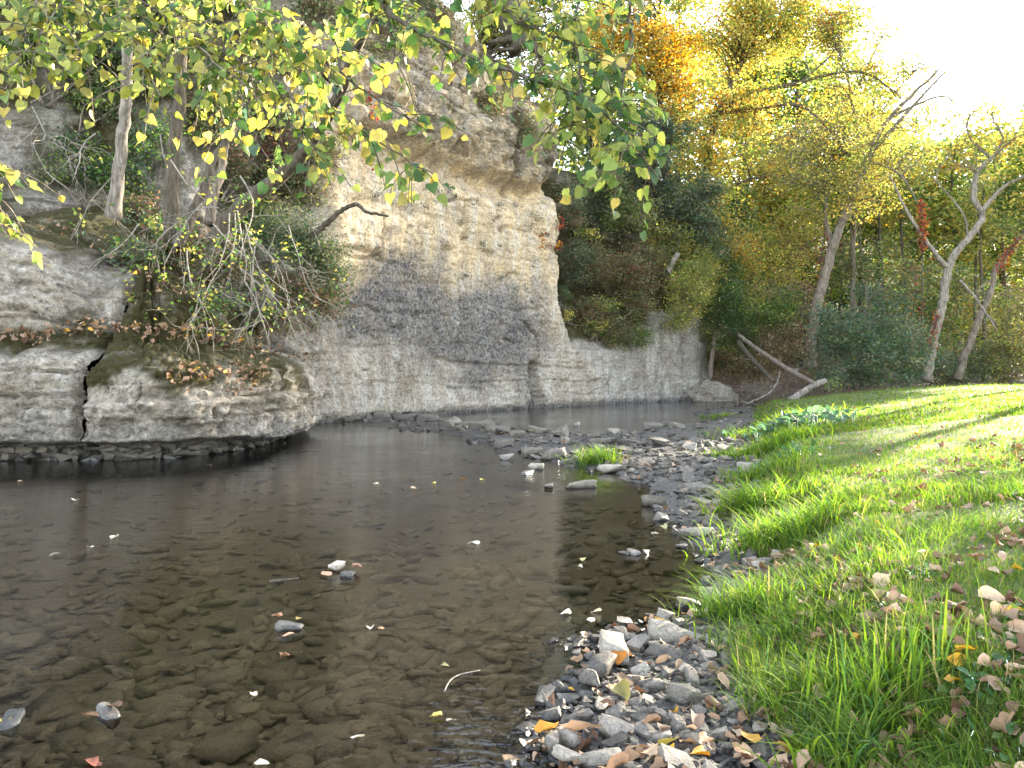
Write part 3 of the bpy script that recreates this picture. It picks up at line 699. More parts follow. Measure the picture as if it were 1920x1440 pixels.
tree('leaning_tree', 'tree with grey brown trunk leaning right behind the fallen logs', [(1516, 690, 42), (1522, 620, 42), (1545, 520, 42), (1580, 410, 41.5), (1628, 300, 41), (1665, 225, 41), (1760, 130, 40)], (0.36, 0.06),
     [(1560, 340, 41, 120, 70, 1.8, 70, 42), (1650, 270, 41, 80, 70, 1.6, 48, 34), (1740, 250, 41, 70, 50, 1.6, 30, 26)], 0.14, palette((YEL, 5), (YGR, 4), (OLV, 2)), M_MID,
     limbs=[([(1560, 470, 42), (1548, 400, 42), (1555, 330, 42)], 0.16, 0.05), ([(1640, 280, 41), (1720, 190, 40), (1790, 120, 40), (1840, 105, 40)], 0.12, 0.015), ([(1665, 225, 41), (1700, 205, 40.5), (1770, 180, 40), (1800, 215, 40)], 0.10, 0.02),
            ([(1628, 300, 41), (1690, 330, 40.5), (1730, 400, 40)], 0.08, 0.02)], spread=0.5, twig=0.02, sub=4)
tree('twisted_tree', 'bent pale grey tree with nearly bare crooked limbs at the right', [(1735, 712, 38), (1750, 640, 38), (1768, 565, 38), (1782, 490, 38), (1822, 440, 38), (1842, 405, 38), (1826, 372, 38), (1832, 325, 38), (1858, 298, 38)], (0.25, 0.11),
     [(1840, 215, 38, 60, 40, 1.4, 34, 30), (1890, 260, 38, 50, 50, 1.4, 26, 22), (1810, 300, 38, 50, 40, 1.4, 16, 12)], 0.13, palette((YEL, 6), (YGR, 3), (ORA, 1)), M_PALE,
     limbs=[([(1780, 505, 38), (1745, 465, 37.7), (1700, 395, 37.5), (1668, 330, 37.5)], 0.14, 0.03), ([(1842, 395, 38), (1880, 352, 37.8), (1930, 325, 37.5)], 0.12, 0.05), ([(1858, 298, 38), (1820, 260, 38), (1815, 225, 38), (1850, 190, 38)], 0.08, 0.012),
            ([(1858, 298, 38), (1880, 260, 38), (1860, 215, 38), (1865, 150, 38)], 0.07, 0.01), ([(1858, 298, 38), (1900, 262, 38), (1945, 240, 38)], 0.08, 0.03), ([(1815, 442, 38), (1805, 400, 37.8), (1760, 345, 37.6), (1715, 300, 37.5)], 0.06, 0.015),
            ([(1800, 525, 38), (1830, 560, 37.7), (1870, 620, 37.5)], 0.08, 0.03), ([(1762, 590, 38), (1745, 620, 37.8), (1735, 680, 37.8)], 0.04, 0.02)], spread=0.45, twig=0.018, sub=4)
tree('leaning_tree', 'thin leaning tree with red creeper at the right edge', [(1795, 712, 39), (1812, 660, 39), (1835, 600, 39), (1858, 545, 39), (1868, 500, 39), (1906, 455, 39), (1935, 400, 39)], (0.2, 0.08),
     [(1912, 440, 39, 40, 50, 1, 16, 24)], 0.13, palette((YGR, 4), (YEL, 4), (GRN, 3)), M_MID, limbs=[([(1868, 520, 39), (1838, 540, 38.8), (1830, 580, 38.7)], 0.06, 0.02), ([(1852, 590, 39), (1870, 610, 38.8)], 0.05, 0.03)], spread=0.45)
# red creepers on trunks
def creeper(label, pts, sp, n, pal=palette((RED, 5), (ORA, 1))):
    c = cat(PX(pts), 40); root = thing('red_creeper', c[0], label, 'creeper', 'red creepers on the trunks')
    tb = MB(); tb.tube(c, 0.03, 5); tb.build('stem', M_BARK, root)
    cb = MB(); k = rng.integers(0, 40, n)
    leaves(cb, c[k] + rng.normal(size=(n, 3)) * sp, 0.13, pick(pal, n)); cb.build('foliage', M_LEAF, root, smooth=False)
creeper('red creeper wound round a slim upright post of a tree', [(1730, 690, 37.6), (1729, 560, 37.6), (1730, 450, 37.6), (1727, 385, 37.6)], 0.09, 60)
creeper('bright red creeper column among green leaves', [(1730, 470, 37.4), (1730, 430, 37.4), (1727, 380, 37.4)], 0.10, 330)
creeper('red creeper on the lower twisted grey trunk', [(1745, 650, 37.7), (1752, 620, 37.7), (1758, 590, 37.7)], 0.11, 130)
creeper('red creeper along the thin leaning trunk at right', [(1872, 505, 38.7), (1890, 475, 38.7), (1908, 450, 38.7)], 0.14, 210)
creeper('faded red creeper on the trunk leaning behind the logs', [(1540, 540, 42.0), (1540, 480, 42.0), (1548, 430, 42.0)], 0.15, 140, palette((RED, 2), (BRN, 3)))
creeper('rusty creeper on the stump left of the red post', [(1708, 660, 38.3), (1712, 590, 38.3), (1718, 530, 38.3), (1705, 490, 38.3)], 0.2, 220, palette((BRN, 4), (RED, 1), (OLV, 1)))

# ---- more trees closing the view above the bushy slope
for u, Y, vt, vb, pi, lab in ((1120, 52, 60, 420, 1, 'green tree top rising behind the cliff edge'), (1270, 60, -80, 330, 2, 'yellow tree filling the top behind the orange maple'), (1410, 62, -90, 300, 3, 'olive yellow tree filling the top behind the ash'), (1120, 60, -90, 220, 0, 'yellow green tree filling the top over the cliff edge'), (1200, 56, 150, 520, 0, 'yellow green tree behind the cedar'), (1290, 54, 240, 600, 3, 'olive tree between the cedar and the ash'),
                              (1380, 52, 330, 680, 1, 'green tree behind the vine tree'), (1440, 55, 220, 640, 2, 'yellow tree above the pale green shrub')):
    rv = (vb - vt) / 2
    tree('slope_tree', lab, [(u, vb + 20, Y), (u + 6, vb - rv, Y), (u, vt + 30, Y)], (0.2, 0.05), [(u, vt + rv, Y, 75, rv, 2.2, 90, 80)], 0.26, farpals[pi], M_BARK, group='trees on the slope behind the cliff', spread=0.65, twig=0.03)
# ---- the wood goes on to the right of the picture: these trees shade the stream and the near lawn
def side_tree(x, y, top, zc, rr, rz, lab, n=70):
    b0 = np.array([x, y, 0.7]); root = thing('lawn_tree', b0, lab, 'tree', 'trees along the right side of the lawn')
    grow(root, [([b0, b0 + [0.3, 0, zc * 0.5], b0 + [0, 0.2, zc], b0 + [0, 0, top - 1.0]], 0.3, 0.06)], [(b0 + [0, 0, zc - 0.7], (rr, rr, rz), n, 80)], 0.30, farpals[0], M_BARK, spread=0.7, twig=0.03, cover=3.4)
side_tree(21.0, 18.5, 12, 7.6, 3.7, 3.5, 'broad tree standing out of view right of the near lawn')
side_tree(25.5, 14.5, 12, 7.6, 3.5, 3.6, 'second broad tree out of view right of the near lawn')
side_tree(26.4, 30.5, 17, 14.6, 4.0, 2.7, 'high crowned tree out of view beside the lawn')
side_tree(28.3, 35.9, 18, 13.0, 3.4, 4.0, 'tall tree out of view at the far right of the lawn', 80)
side_tree(36.2, 49.6, 20, 14.5, 3.6, 5.0, 'tall tree out of view in the wood at the right', 80)
# ---- dark green shrubs along the back of the lawn
darkp = palette((BLU, 6), (GRN, 2), (OLV, 2))
shrub('dark_shrub', 'big rounded blue green shrub at the back of the lawn', (1600, 730, 37), [(1585, 650, 37, 55, 70, 2.0, 110, 105), (1650, 600, 38, 55, 45, 1.8, 70, 80), (1560, 700, 36, 42, 30, 1.4, 45, 80), (1545, 590, 37.5, 30, 35, 1.0, 22, 60), (1625, 545, 38, 40, 22, 1.0, 22, 50), (1690, 560, 38, 30, 30, 1.0, 20, 50), (1640, 680, 36, 45, 40, 1.2, 45, 80)], 0.12, darkp, spread=0.36)
shrub('dark_shrub', 'blue green shrub left of the twisted grey trunk', (1700, 728, 37), [(1700, 660, 36.5, 42, 62, 1.4, 85, 110), (1650, 705, 36, 45, 28, 1.2, 45, 80)], 0.12, darkp, spread=0.36)
shrub('dark_shrub', 'dark shrub between the two leaning trees at right', (1770, 728, 40), [(1765, 690, 40, 42, 40, 1.4, 60, 90), (1830, 690, 41, 40, 45, 1.4, 60, 80)], 0.13, palette((BLU, 4), (GRN, 3), (OLV, 3)), spread=0.4)
shrub('dark_shrub', 'olive undergrowth at the right picture edge', (1890, 728, 40), [(1890, 660, 40, 60, 65, 1.6, 95, 90), (1905, 580, 41, 50, 50, 1.4, 60, 70), (1970, 640, 40, 50, 80, 1.4, 60, 70)], 0.13, palette((OLV, 5), (YGR, 3), (BRN, 1), (YEL, 1)), spread=0.42)
shrub('dark_shrub', 'yellow green bush beside the grey log end', (1563, 735, 34), [(1565, 722, 34, 20, 14, 0.5, 18, 50)], 0.10, palette((YGR, 5), (GRN, 3)), spread=0.2)
shrub('dark_shrub', 'purple brown bush behind the fallen logs', (1480, 720, 42), [(1470, 640, 42, 55, 50, 1.6, 85, 80), (1500, 570, 43, 45, 50, 1.4, 60, 70)], 0.12, palette((BRN, 6), (OLV, 4)), spread=0.42, twig=0.02)
shrub('light_shrub', 'pale green shrub spreading above the fallen logs', (1440, 640, 43), [(1440, 590, 42, 55, 32, 1.4, 70, 90), (1470, 565, 42, 35, 25, 1.2, 30, 80)], 0.12, palette((YGR, 3), (GRN, 5)), spread=0.38)
shrub('light_shrub', 'mixed yellow understorey left of the leaning tree', (1450, 560, 46), [(1440, 480, 46, 65, 60, 1.8, 80, 75), (1500, 430, 46, 55, 60, 1.8, 60, 70), (1405, 545, 45, 35, 50, 1.4, 40, 60)], 0.14, palette((YEL, 4), (YGR, 4), (BRN, 2)), spread=0.5)
shrub('dark_shrub', 'brown green brush filling the gap below the wood', (1660, 740, 46), [(1620, 500, 47, 90, 60, 1.6, 90, 70), (1760, 560, 46, 80, 80, 1.6, 100, 70), (1690, 640, 46, 120, 60, 1.6, 90, 70)], 0.16, palette((OLV, 4), (GRN, 4), (YGR, 2), (BRN, 1)), spread=0.6, twig=0.02)
tree('vine_tree', 'small tree wrapped in green vine at the end of the low cliff', [(1330, 712, 43), (1336, 660, 43), (1344, 600, 43), (1358, 520, 43), (1366, 470, 43)], (0.15, 0.06),
     [(1372, 570, 42.5, 34, 55, 1.2, 70, 100), (1366, 500, 43, 25, 45, 1.0, 42, 90), (1385, 610, 42.5, 30, 25, 1, 28, 80)], 0.11, palette((GRN, 7), (BLU, 3)), M_MID, spread=0.3)
# ---- the bushy slope right of the tall face
def slope(u, v, out=0.0):
    p = on_cliff(u, v); return (u, v, float(p[1]) - out)
tree('cedar_tree', 'grey green cedar spreading over the bushy slope', [slope(1235, 470), (1225, 400, 42), (1250, 320, 42.5), (1260, 240, 43)], (0.2, 0.05),
     [(1290, 380, 41.5, 70, 62, 1.6, 120, 150), (1180, 300, 41.5, 80, 55, 1.6, 95, 120), (1120, 380, 41, 50, 55, 1.2, 60, 120), (1230, 250, 43, 80, 40, 1.6, 60, 110), (1335, 450, 41.5, 38, 35, 1.2, 36, 120)], 0.19,
     palette((BLU, 7), (OLV, 4), (GRN, 1)), M_BARK, spread=0.34, tmpl=SLIM, limbs=[([(1235, 460, 41.5), (1290, 410, 41), (1345, 350, 41)], 0.08, 0.02), ([(1205, 500, 41), (1225, 455, 41), (1290, 400, 40.8)], 0.07, 0.02)])
sl = [('yellow green bush hanging over the corner of the low cliff', (1290, 600), [(1290, 545, 40.5, 42, 52, 1.0, 85, 120), (1320, 500, 41, 30, 35, 1.0, 36, 100), (1270, 600, 40.3, 26, 25, 0.8, 30, 90)], 0.10, palette((YEL, 3), (YGR, 5), (OLV, 3)), 0.3),
      ('brown thicket in the middle of the bushy slope', (1170, 560), [(1170, 520, 39.8, 60, 45, 1.0, 70, 100), (1120, 500, 39.2, 45, 50, 1.0, 50, 90), (1215, 500, 40.5, 40, 50, 1.0, 50, 90)], 0.10, palette((BRN, 3), (OLV, 5), (YGR, 1.5), (RED, 0.2)), 0.34),
      ('olive thicket above the low wall beside the tall face', (1110, 640), [(1115, 600, 38.6, 45, 45, 0.8, 60, 100), (1165, 630, 39, 45, 30, 0.8, 46, 90), (1200, 580, 39.6, 30, 50, 0.8, 40, 90)], 0.10, palette((OLV, 5), (BRN, 2), (GRN, 2), (YGR, 2)), 0.3),
      ('lime yellow spray of leaves by the cliff edge', (1100, 450), [(1102, 440, 38.4, 30, 12, 0.4, 16, 60)], 0.11, palette((YEL, 3), (YGR, 6)), 0.16),
      ('yellow leaved bush low on the slope', (1140, 590), [(1140, 575, 38.3, 24, 16, 0.4, 18, 55), (1128, 610, 38.2, 22, 12, 0.4, 12, 50)], 0.10, palette((YGR, 6), (YEL, 2)), 0.17),
      ('small bright yellow plant at the foot of the cliff edge', (1068, 610), [(1064, 590, 36.4, 10, 20, 0.25, 12, 40)], 0.10, palette((YEL, 6), (YGR, 3)), 0.13),
      ('green fern like plant hugging the cliff edge', (1058, 560), [(1060, 545, 36.6, 8, 24, 0.25, 12, 50)], 0.09, palette((GRN, 6), (BLU, 2)), 0.13),
      ('green bush trailing down the low wall', (1205, 650), [(1200, 630, 39.0, 20, 30, 0.4, 24, 60)], 0.09, palette((GRN, 5), (YGR, 3)), 0.18),
      ('dark olive bush in the corner under the cedar', (1080, 430), [(1085, 480, 38.6, 24, 70, 0.8, 50, 90), (1075, 380, 39, 20, 50, 0.8, 30, 90)], 0.10, palette((OLV, 5), (BLU, 3), (BRN, 1)), 0.28),
      ('olive bush on the crest of the slope left of the cedar trunk', (1190, 400), [(1180, 400, 40, 55, 40, 0.9, 60, 100), (1140, 350, 40, 45, 40, 0.9, 40, 90)], 0.13, palette((OLV, 5), (YGR, 2), (GRN, 2)), 0.34),
      ('yellow green bush on the crest right of the cedar trunk', (1250, 470), [(1255, 450, 41, 45, 40, 0.9, 50, 100), (1300, 470, 41.5, 40, 40, 0.9, 40, 90)], 0.13, palette((YGR, 4), (OLV, 4), (YEL, 2)), 0.34),
      ('green bush closing the corner behind the low cliff', (1330, 600), [(1335, 600, 44.5, 30, 60, 0.9, 60, 100), (1345, 660, 44.5, 30, 40, 0.8, 40, 90), (1390, 640, 46, 40, 60, 1, 60, 90)], 0.13, palette((GRN, 4), (OLV, 4), (YGR, 2)), 0.34),
      ('yellow bush at the end of the cliff under the ash', (1350, 480), [(1395, 470, 43, 40, 40, 1.2, 46, 80), (1340, 520, 43, 25, 40, 1.0, 28, 80)], 0.12, palette((YEL, 6), (ORA, 1.5), (YGR, 3)), 0.36),
      ('brown brush behind the boulder at the end of the pool', (1370, 715), [(1365, 680, 44, 40, 32, 1.0, 60, 80), (1420, 690, 45, 40, 36, 1.2, 60, 70)], 0.11, palette((BRN, 5), (OLV, 4), (GRN, 1)), 0.36)]
for lab, b, bl, ls, pal, sp in sl:
    bl = [(q[0], q[1], min(q[2], slope(q[0], q[1])[2] - 0.3 - 0.4 * q[5])) + tuple(q[3:]) for q in bl]
    shrub('slope_bush', lab, slope(*b), bl, ls, pal, group='bushes on the slope beside the cliff', spread=sp, twig=0.016, cover=2.8)
# grey dead stem and stump on the slope
tree('tree_stump', 'pale broken stump on the slope under the cedar', [(1252, 510, 40.3), (1262, 490, 40.3), (1272, 474, 40.3)], (0.16, 0.13), [], 0.1, farpals[0], M_PALE, catg='stump')

# ---- trees and shrubs on and behind the ledge at the left
def lp(u, v): p = on_ledge(u, v); return (u, v, float(p[1]) + 0.1)
under = [('dark leafy tangle below the top left corner', (90, 200), [(90, 60, 21, 90, 70, 0.9, 60, 90), (200, 90, 21.3, 80, 70, 0.9, 60, 90), (320, 40, 21.8, 90, 60, 0.9, 60, 80)], palette((GRN, 5), (OLV, 5), (BLU, 2))),
         ('green undergrowth between the slim grey trunk and the dark trunks', (260, 360), [(150, 290, 19.2, 60, 50, 0.5, 34, 60), (230, 330, 19.2, 60, 50, 0.5, 36, 60), (290, 260, 19.8, 50, 70, 0.6, 40, 60)], palette((GRN, 6), (BLU, 3), (YGR, 2))),
         ('dark bush round the curved trunks on the ledge', (420, 380), [(420, 300, 20.5, 70, 60, 0.6, 46, 70), (520, 330, 21.2, 60, 50, 0.6, 40, 70), (470, 220, 21.5, 90, 60, 0.8, 50, 70)], palette((OLV, 5), (GRN, 4), (BRN, 3))),
         ('fine leaved grey green shrub against the pale cliff', (520, 480), [(560, 450, 19.5, 60, 55, 0.6, 80, 120), (620, 500, 20.2, 40, 50, 0.5, 46, 110), (500, 430, 18.8, 45, 40, 0.5, 40, 110)], palette((OLV, 5), (BLU, 3), (GRN, 3))),
         ('brown and green growth at the right end of the ledge', (580, 560), [(560, 550, 18.6, 55, 45, 0.5, 46, 90), (620, 570, 19.4, 30, 40, 0.4, 28, 90), (520, 600, 17.6, 60, 24, 0.4, 36, 80)], palette((OLV, 4), (BRN, 4), (GRN, 3))),
         ('low green plants under the hanging twigs', (350, 560), [(240, 470, 17.6, 60, 26, 0.4, 26, 40), (380, 560, 17, 80, 26, 0.4, 30, 40), (470, 590, 16.8, 40, 22, 0.3, 20, 40), (300, 430, 18.2, 80, 30, 0.4, 36, 50)], palette((GRN, 5), (BLU, 4), (YGR, 2))),
         ('brown green brambles hiding the foot of the dark trunks', (300, 480), [(240, 400, 18.5, 70, 45, 0.5, 46, 80), (330, 470, 17.8, 80, 40, 0.5, 50, 80), (420, 500, 17.5, 60, 50, 0.5, 46, 80)], palette((OLV, 4), (BRN, 4), (GRN, 3))),
         ('olive scrub behind the curved trunk', (560, 380), [(480, 400, 19, 60, 45, 0.5, 44, 80), (560, 360, 20.5, 50, 50, 0.5, 40, 80), (600, 280, 22, 50, 50, 0.5, 40, 70), (380, 200, 20.5, 80, 60, 0.6, 50, 80)], palette((OLV, 5), (GRN, 4), (YGR, 2), (BRN, 2))),
         ('green scrub climbing the left back wall', (150, 250), [(60, 130, 20, 70, 50, 0.5, 36, 70), (170, 180, 20, 60, 60, 0.5, 40, 70), (110, 330, 19, 50, 30, 0.4, 20, 60), (280, 150, 20.5, 60, 60, 0.5, 40, 80)], palette((GRN, 5), (OLV, 4), (YGR, 3))),
         ('red brown bush high under the overhanging branches', (520, 260), [(520, 270, 21.6, 50, 30, 0.5, 26, 70)], palette((BRN, 6), (RED, 1), (OLV, 3))),
         ('grey green plants clinging to the rough upper rock', (900, 180), [(700, 90, 27, 35, 30, 0.4, 14, 60), (930, 190, 32, 40, 40, 0.4, 20, 60), (990, 240, 33, 22, 60, 0.4, 20, 60), (830, 50, 30, 40, 30, 0.4, 16, 60), (1010, 150, 33, 40, 50, 0.5, 24, 60)], palette((OLV, 5), (BRN, 3), (GRN, 2))),
         ('dark hanging growth at the top of the tall cliff', (760, 60), [(600, 10, 26, 70, 60, 0.8, 60, 80), (720, 20, 28.5, 60, 25, 0.8, 40, 80), (800, 10, 30, 50, 30, 0.8, 34, 80)], palette((OLV, 5), (GRN, 4), (BRN, 2)))]
for lab, b, bl, pal in under:
    bb = on_cliff(*b)
    bl = [(q[0], q[1], min(float(on_cliff(q[0], q[1])[1]), float(on_ledge(q[0], q[1])[1]) if q[1] > 400 else 99) - 0.15 - 0.2 * q[5]) + tuple(q[3:]) for q in bl]
    shrub('ledge_bush', lab, (b[0], b[1], float(bb[1])), bl, 0.10, pal, group='bushes on the ledge', spread=0.26, cover=2.4, tmpl=SLIM if 'fine' in lab else DIAM, twig=0.011, stems=7, sub=2)

# leaf meshes shared by the hanging leaves
def heart(colr, edge, bend, fold, seed, wide=1.0):
    r_ = np.random.default_rng(seed)
    o = np.array([(0.0, 0.0), (0.26, -0.07), (0.45, 0.10), (0.48, 0.34), (0.36, 0.62), (0.16, 0.85), (0.0, 1.04)])
    my = np.array([0.0, 0.04, 0.2, 0.42, 0.66, 0.86, 1.04])
    V, Fc, C = [], [], []
    for i in range(7):
        for sgn in (-1, 0, 1):
            x = 0 if sgn == 0 else sgn * o[i, 0] * wide * r_.uniform(0.92, 1.08); y = my[i] if sgn == 0 else o[i, 1]
            V.append((x, y, fold * abs(x) - bend * y * y + r_.uniform(-0.02, 0.02)))
            C.append(np.array(colr) if sgn == 0 else np.array(colr) * 0.5 + np.array(edge) * 0.5)
    for i in range(6):
        a_ = 3 * i
        Fc += [(a_, a_ + 1, a_ + 4), (a_, a_ + 4, a_ + 3), (a_ + 1, a_ + 2, a_ + 5), (a_ + 1, a_ + 5, a_ + 4)]
    mb = MB(); mb.add(V, np.array(Fc), np.array(C)); return mb
def leafset(pal, n, mat, name='leaf', bend=(0.05, 0.35), fold=(0.1, 0.45), edge=None, wide=1.0):
    out, tm = [], []
    for i in range(n):
        c = pick(pal, 1)[0] * rng.uniform(0.8, 1.2); e = c * rng.uniform(0.8, 1.3) if edge is None or rng.random() < 0.8 else np.array(edge[rng.integers(len(edge))])
        h = heart(c, e, rng.uniform(*bend), rng.uniform(*fold), i + 5, wide); out.append(h.mesh(name, mat)); tm.append(h)
    return out, tm
def frame(ax, no):
    y = unit(np.asarray(ax, float)); x = unit(np.cross(y, no)); z = np.cross(x, y)
    return x, y, z
def mtx(p, x, y, z, s):
    return Matrix(((x[0] * s, y[0] * s, z[0] * s, p[0]), (x[1] * s, y[1] * s, z[1] * s, p[1]), (x[2] * s, y[2] * s, z[2] * s, p[2]), (0, 0, 0, 1)))

TAN0 = [(0.30, 0.19, 0.10), (0.36, 0.25, 0.12)]
def leafy_tree(label, trunks, r, bark, limbs, pal, size, step, maxobj=300, twl=(0.35, 0.8), per=(4, 8), edge=YEL + TAN0):
    pts = PX(trunks); root = thing('basswood_tree', pts[0], label, 'tree', 'basswood trees leaning out over the stream')
    tb = MB(); n = 40; c = cat(pts, n); c[1:-1] += rng.normal(size=(n - 2, 3)) * 0.015
    tb.tube(c, np.linspace(r[0], r[1], n) * (1 + 0.4 * np.exp(-np.arange(n) / 2.0)), 9, cap=True)
    tb.build('trunk', bark, root)
    br = MB(); sites = []
    for lpx, r0, r1, dens in limbs:
        q = cat(PX(lpx), 60); q[2:-1] += rng.normal(size=(57, 3)) * 0.012
        br.tube(q, np.linspace(r0, r1, 60), 6)
        Lq = np.linalg.norm(np.diff(q, axis=0), axis=1).sum()
        for _ in range(int(Lq / step * dens)):
            t = rng.uniform(0.25, 1.0) ** 0.8; k = min(58, int(t * 59)); a0 = q[k]
            if a0[1] > 10.5: continue
            l_ = rng.uniform(*twl)
            di = unit(rng.normal(size=3) * np.array([1, 0.8, 0.4]) + unit(q[k + 1] - q[k]) * 0.5 + np.array([0, 0, -0.35]))
            e = a0 + di * l_ + np.array([0, 0, -0.18 * l_])
            tw = cat([a0, a0 + di * l_ * 0.55 + np.array([0, 0, 0.03]), e], 8)
            br.tube(tw, np.linspace(0.008, 0.003, 8), 4)
            m = rng.integers(*per)
            for i in range(m):
                f = (i + 0.7) / m; pp = tw[int(f * 7)] + rng.normal(size=3) * 0.02
                ax = unit(rng.normal(size=3) * np.array([0.8, 0.7, 0.35]) + np.array([0, -0.1, -0.75]) + di * 0.4)
                no = unit(rng.normal(size=3) * 0.7 + np.array([0.1, -0.5, 0.7]))
                st = pp + ax * 0.05; br.tube(np.array([pp, st]), 0.0022, 3)
                sites.append((st, ax, no, size * rng.uniform(0.55, 1.2)))
    br.build('branches', M_BARK if bark is M_BARK else M_MID, root)
    meshes, tm = leafset(pal, 16, M_LEAF, edge=edge)
    key = []
    for st, ax, no, s_ in sites:
        u = 960 + F * st[0] / st[1]; v = HZ - (st[2] - EYE) / st[1] * F
        key.append(-(s_ / st[1]) if -20 < u < 1940 and -10 < v < 760 else 1.0)
    order = np.argsort(key); rest = MB(); cnt = 0
    # keep an even spread: objects are drawn at random from the ones in view
    vis = [i for i in order if key[i] < 0]; rng.shuffle(vis); chosen = set(vis[:maxobj])
    for i, (st, ax, no, s_) in enumerate(sites):
        k = int(rng.integers(16)); x, y, z = frame(ax, no)
        if i in chosen: put('leaf', meshes[k], root, mtx(st, x, y, z, s_))
        else:
            h = tm[k]; Vh = h.V[0]; rest.add(st + s_ * (Vh[:, 0:1] * x + Vh[:, 1:2] * y + Vh[:, 2:3] * z), h.F[0], h.C[0])
    if rest.V: tag(rest.build('leaves', M_LEAF, root), kind='stuff')
    print('leaves', label[:20], len(sites), len(chosen))

GY = palette((YGR, 5), (GRN, 4), (YEL, 3.5), (BLU, 1))
leafy_tree('slim pale grey trunk on the ledge, its yellow green leaves hanging top left', [lp(212, 402) if False else (212, 408, 18.6), (222, 330, 18.5), (232, 220, 18.2), (240, 120, 17.8), (247, 30, 17.2), (255, -120, 16.2), (240, -300, 14)], (0.15, 0.08), M_PALE,
    [([(255, -120, 16.2), (200, -90, 12), (120, 0, 9), (60, 80, 8.3), (10, 130, 8)], 0.06, 0.008, 1.0), ([(255, -120, 16.2), (300, -60, 11.5), (330, 30, 9), (390, 105, 8.3), (460, 160, 8)], 0.06, 0.008, 1.1),
     ([(255, -160, 16), (330, -120, 12), (430, -20, 9), (520, 60, 8.3), (610, 95, 8)], 0.06, 0.008, 1.0), ([(250, -120, 16), (220, -60, 11), (225, 30, 9), (262, 95, 8.4), (300, 180, 8.1)], 0.05, 0.008, 0.9),
     ([(240, -200, 15), (120, -130, 11), (60, -20, 9), (130, 60, 8.6), (170, 120, 8.4)], 0.05, 0.008, 0.8), ([(240, -200, 15), (40, -60, 10), (-40, 200, 8.2), (-10, 380, 7.8), (12, 440, 7.7)], 0.05, 0.006, 0.45)], palette((YGR, 4.5), (GRN, 5.5), (YEL, 3), (BLU, 1)), 0.122, 0.125)
leafy_tree('dark curved trunk on the ledge with a leafy bough across the pale cliff', [(408, 452, 18.0), (425, 420, 17.9), (470, 372, 17.8), (540, 318, 17.5), (580, 270, 17), (630, 190, 16), (660, 110, 15), (690, 30, 14), (720, -120, 13)], (0.20, 0.06), M_BARK,
    [([(640, 170, 15.7), (600, 90, 11), (560, 110, 9.2), (600, 190, 8.5), (690, 250, 8.2), (800, 320, 8)], 0.05, 0.006, 0.9), ([(640, 170, 15.7), (560, 40, 11), (500, 110, 9), (560, 230, 8.4), (610, 310, 8.1)], 0.05, 0.006, 0.9),
     ([(690, 30, 14), (640, 40, 10.5), (640, 130, 9), (720, 195, 8.4), (800, 245, 8.2)], 0.05, 0.006, 0.55), ([(640, 170, 15.7), (500, 60, 11), (400, 160, 9.2), (420, 225, 8.8), (380, 280, 8.6)], 0.05, 0.006, 0.8)], palette((YEL, 4), (YGR, 4), (GRN, 5), (BLU, 0.8)), 0.12, 0.14)
leafy_tree('dark upright trunk on the ledge, one long bough sweeping across the sky gap', [(325, 452, 18.2), (322, 390, 18.2), (322, 300, 18.2), (335, 200, 18.0), (345, 60, 17.5), (380, -160, 16), (460, -330, 13)], (0.17, 0.08), M_BARK,
    [([(460, -330, 13), (600, -150, 10), (720, 10, 8.4), (810, 72, 8.0), (900, 112, 7.8), (1000, 148, 7.6), (1090, 180, 7.5), (1160, 235, 7.4), (1240, 340, 7.3)], 0.075, 0.006, 1.0), ([(460, -330, 13), (800, -220, 10), (1060, -60, 8.4), (1075, 60, 8), (1090, 170, 7.7), (1060, 270, 7.6), (1045, 320, 7.5)], 0.06, 0.006, 1.1),
     ([(800, -220, 10), (1120, -100, 8.4), (1185, 60, 8), (1165, 170, 7.7), (1190, 260, 7.6)], 0.05, 0.006, 1.1), ([(800, -220, 10), (880, -60, 8.6), (960, 30, 8.2), (1040, 70, 8), (1120, 90, 7.9)], 0.05, 0.006, 0.8), ([(640, -120, 9.6), (700, -20, 8.5), (735, 60, 8.3), (745, 140, 8.2)], 0.03, 0.005, 0.6),
     ([(520, -250, 12), (640, -90, 9.5), (690, -10, 9), (760, 30, 8.8)], 0.04, 0.006, 0.5)], palette((YGR, 5), (GRN, 5), (YEL, 4)), 0.118, 0.125)
tree('bare_trunk', 'dark forked trunk leaning left on the ledge', [(330, 462, 18.0), (352, 420, 18.1), (385, 350, 18.3), (400, 300, 18.5), (430, 255, 18.8), (470, 190, 19.3)], (0.15, 0.06), [(450, 190, 19, 40, 50, 0.6, 16, 40)], 0.09, palette((OLV, 4), (GRN, 4)), M_BARK, spread=0.3)
tree('bare_trunk', 'bluish grey trunk behind the forked trunk on the ledge', [(392, 420, 19.6), (400, 370, 19.7), (415, 320, 19.9), (425, 250, 20.3)], (0.14, 0.08), [], 0.09, palette((OLV, 4), (GRN, 4)), M_MID, limbs=[([(420, 280, 20), (450, 200, 20.4), (520, 175, 20.5)], 0.06, 0.02)])
tree('dead_branch', 'broken dark branch stub jutting out against the pale cliff', [(560, 460, 20.5), (600, 430, 20.2), (640, 395, 20.0), (668, 384, 19.9), (690, 398, 19.8), (712, 402, 19.8), (728, 405, 19.7)], (0.10, 0.03), [], 0.1, GY, M_BARK, catg='branch')
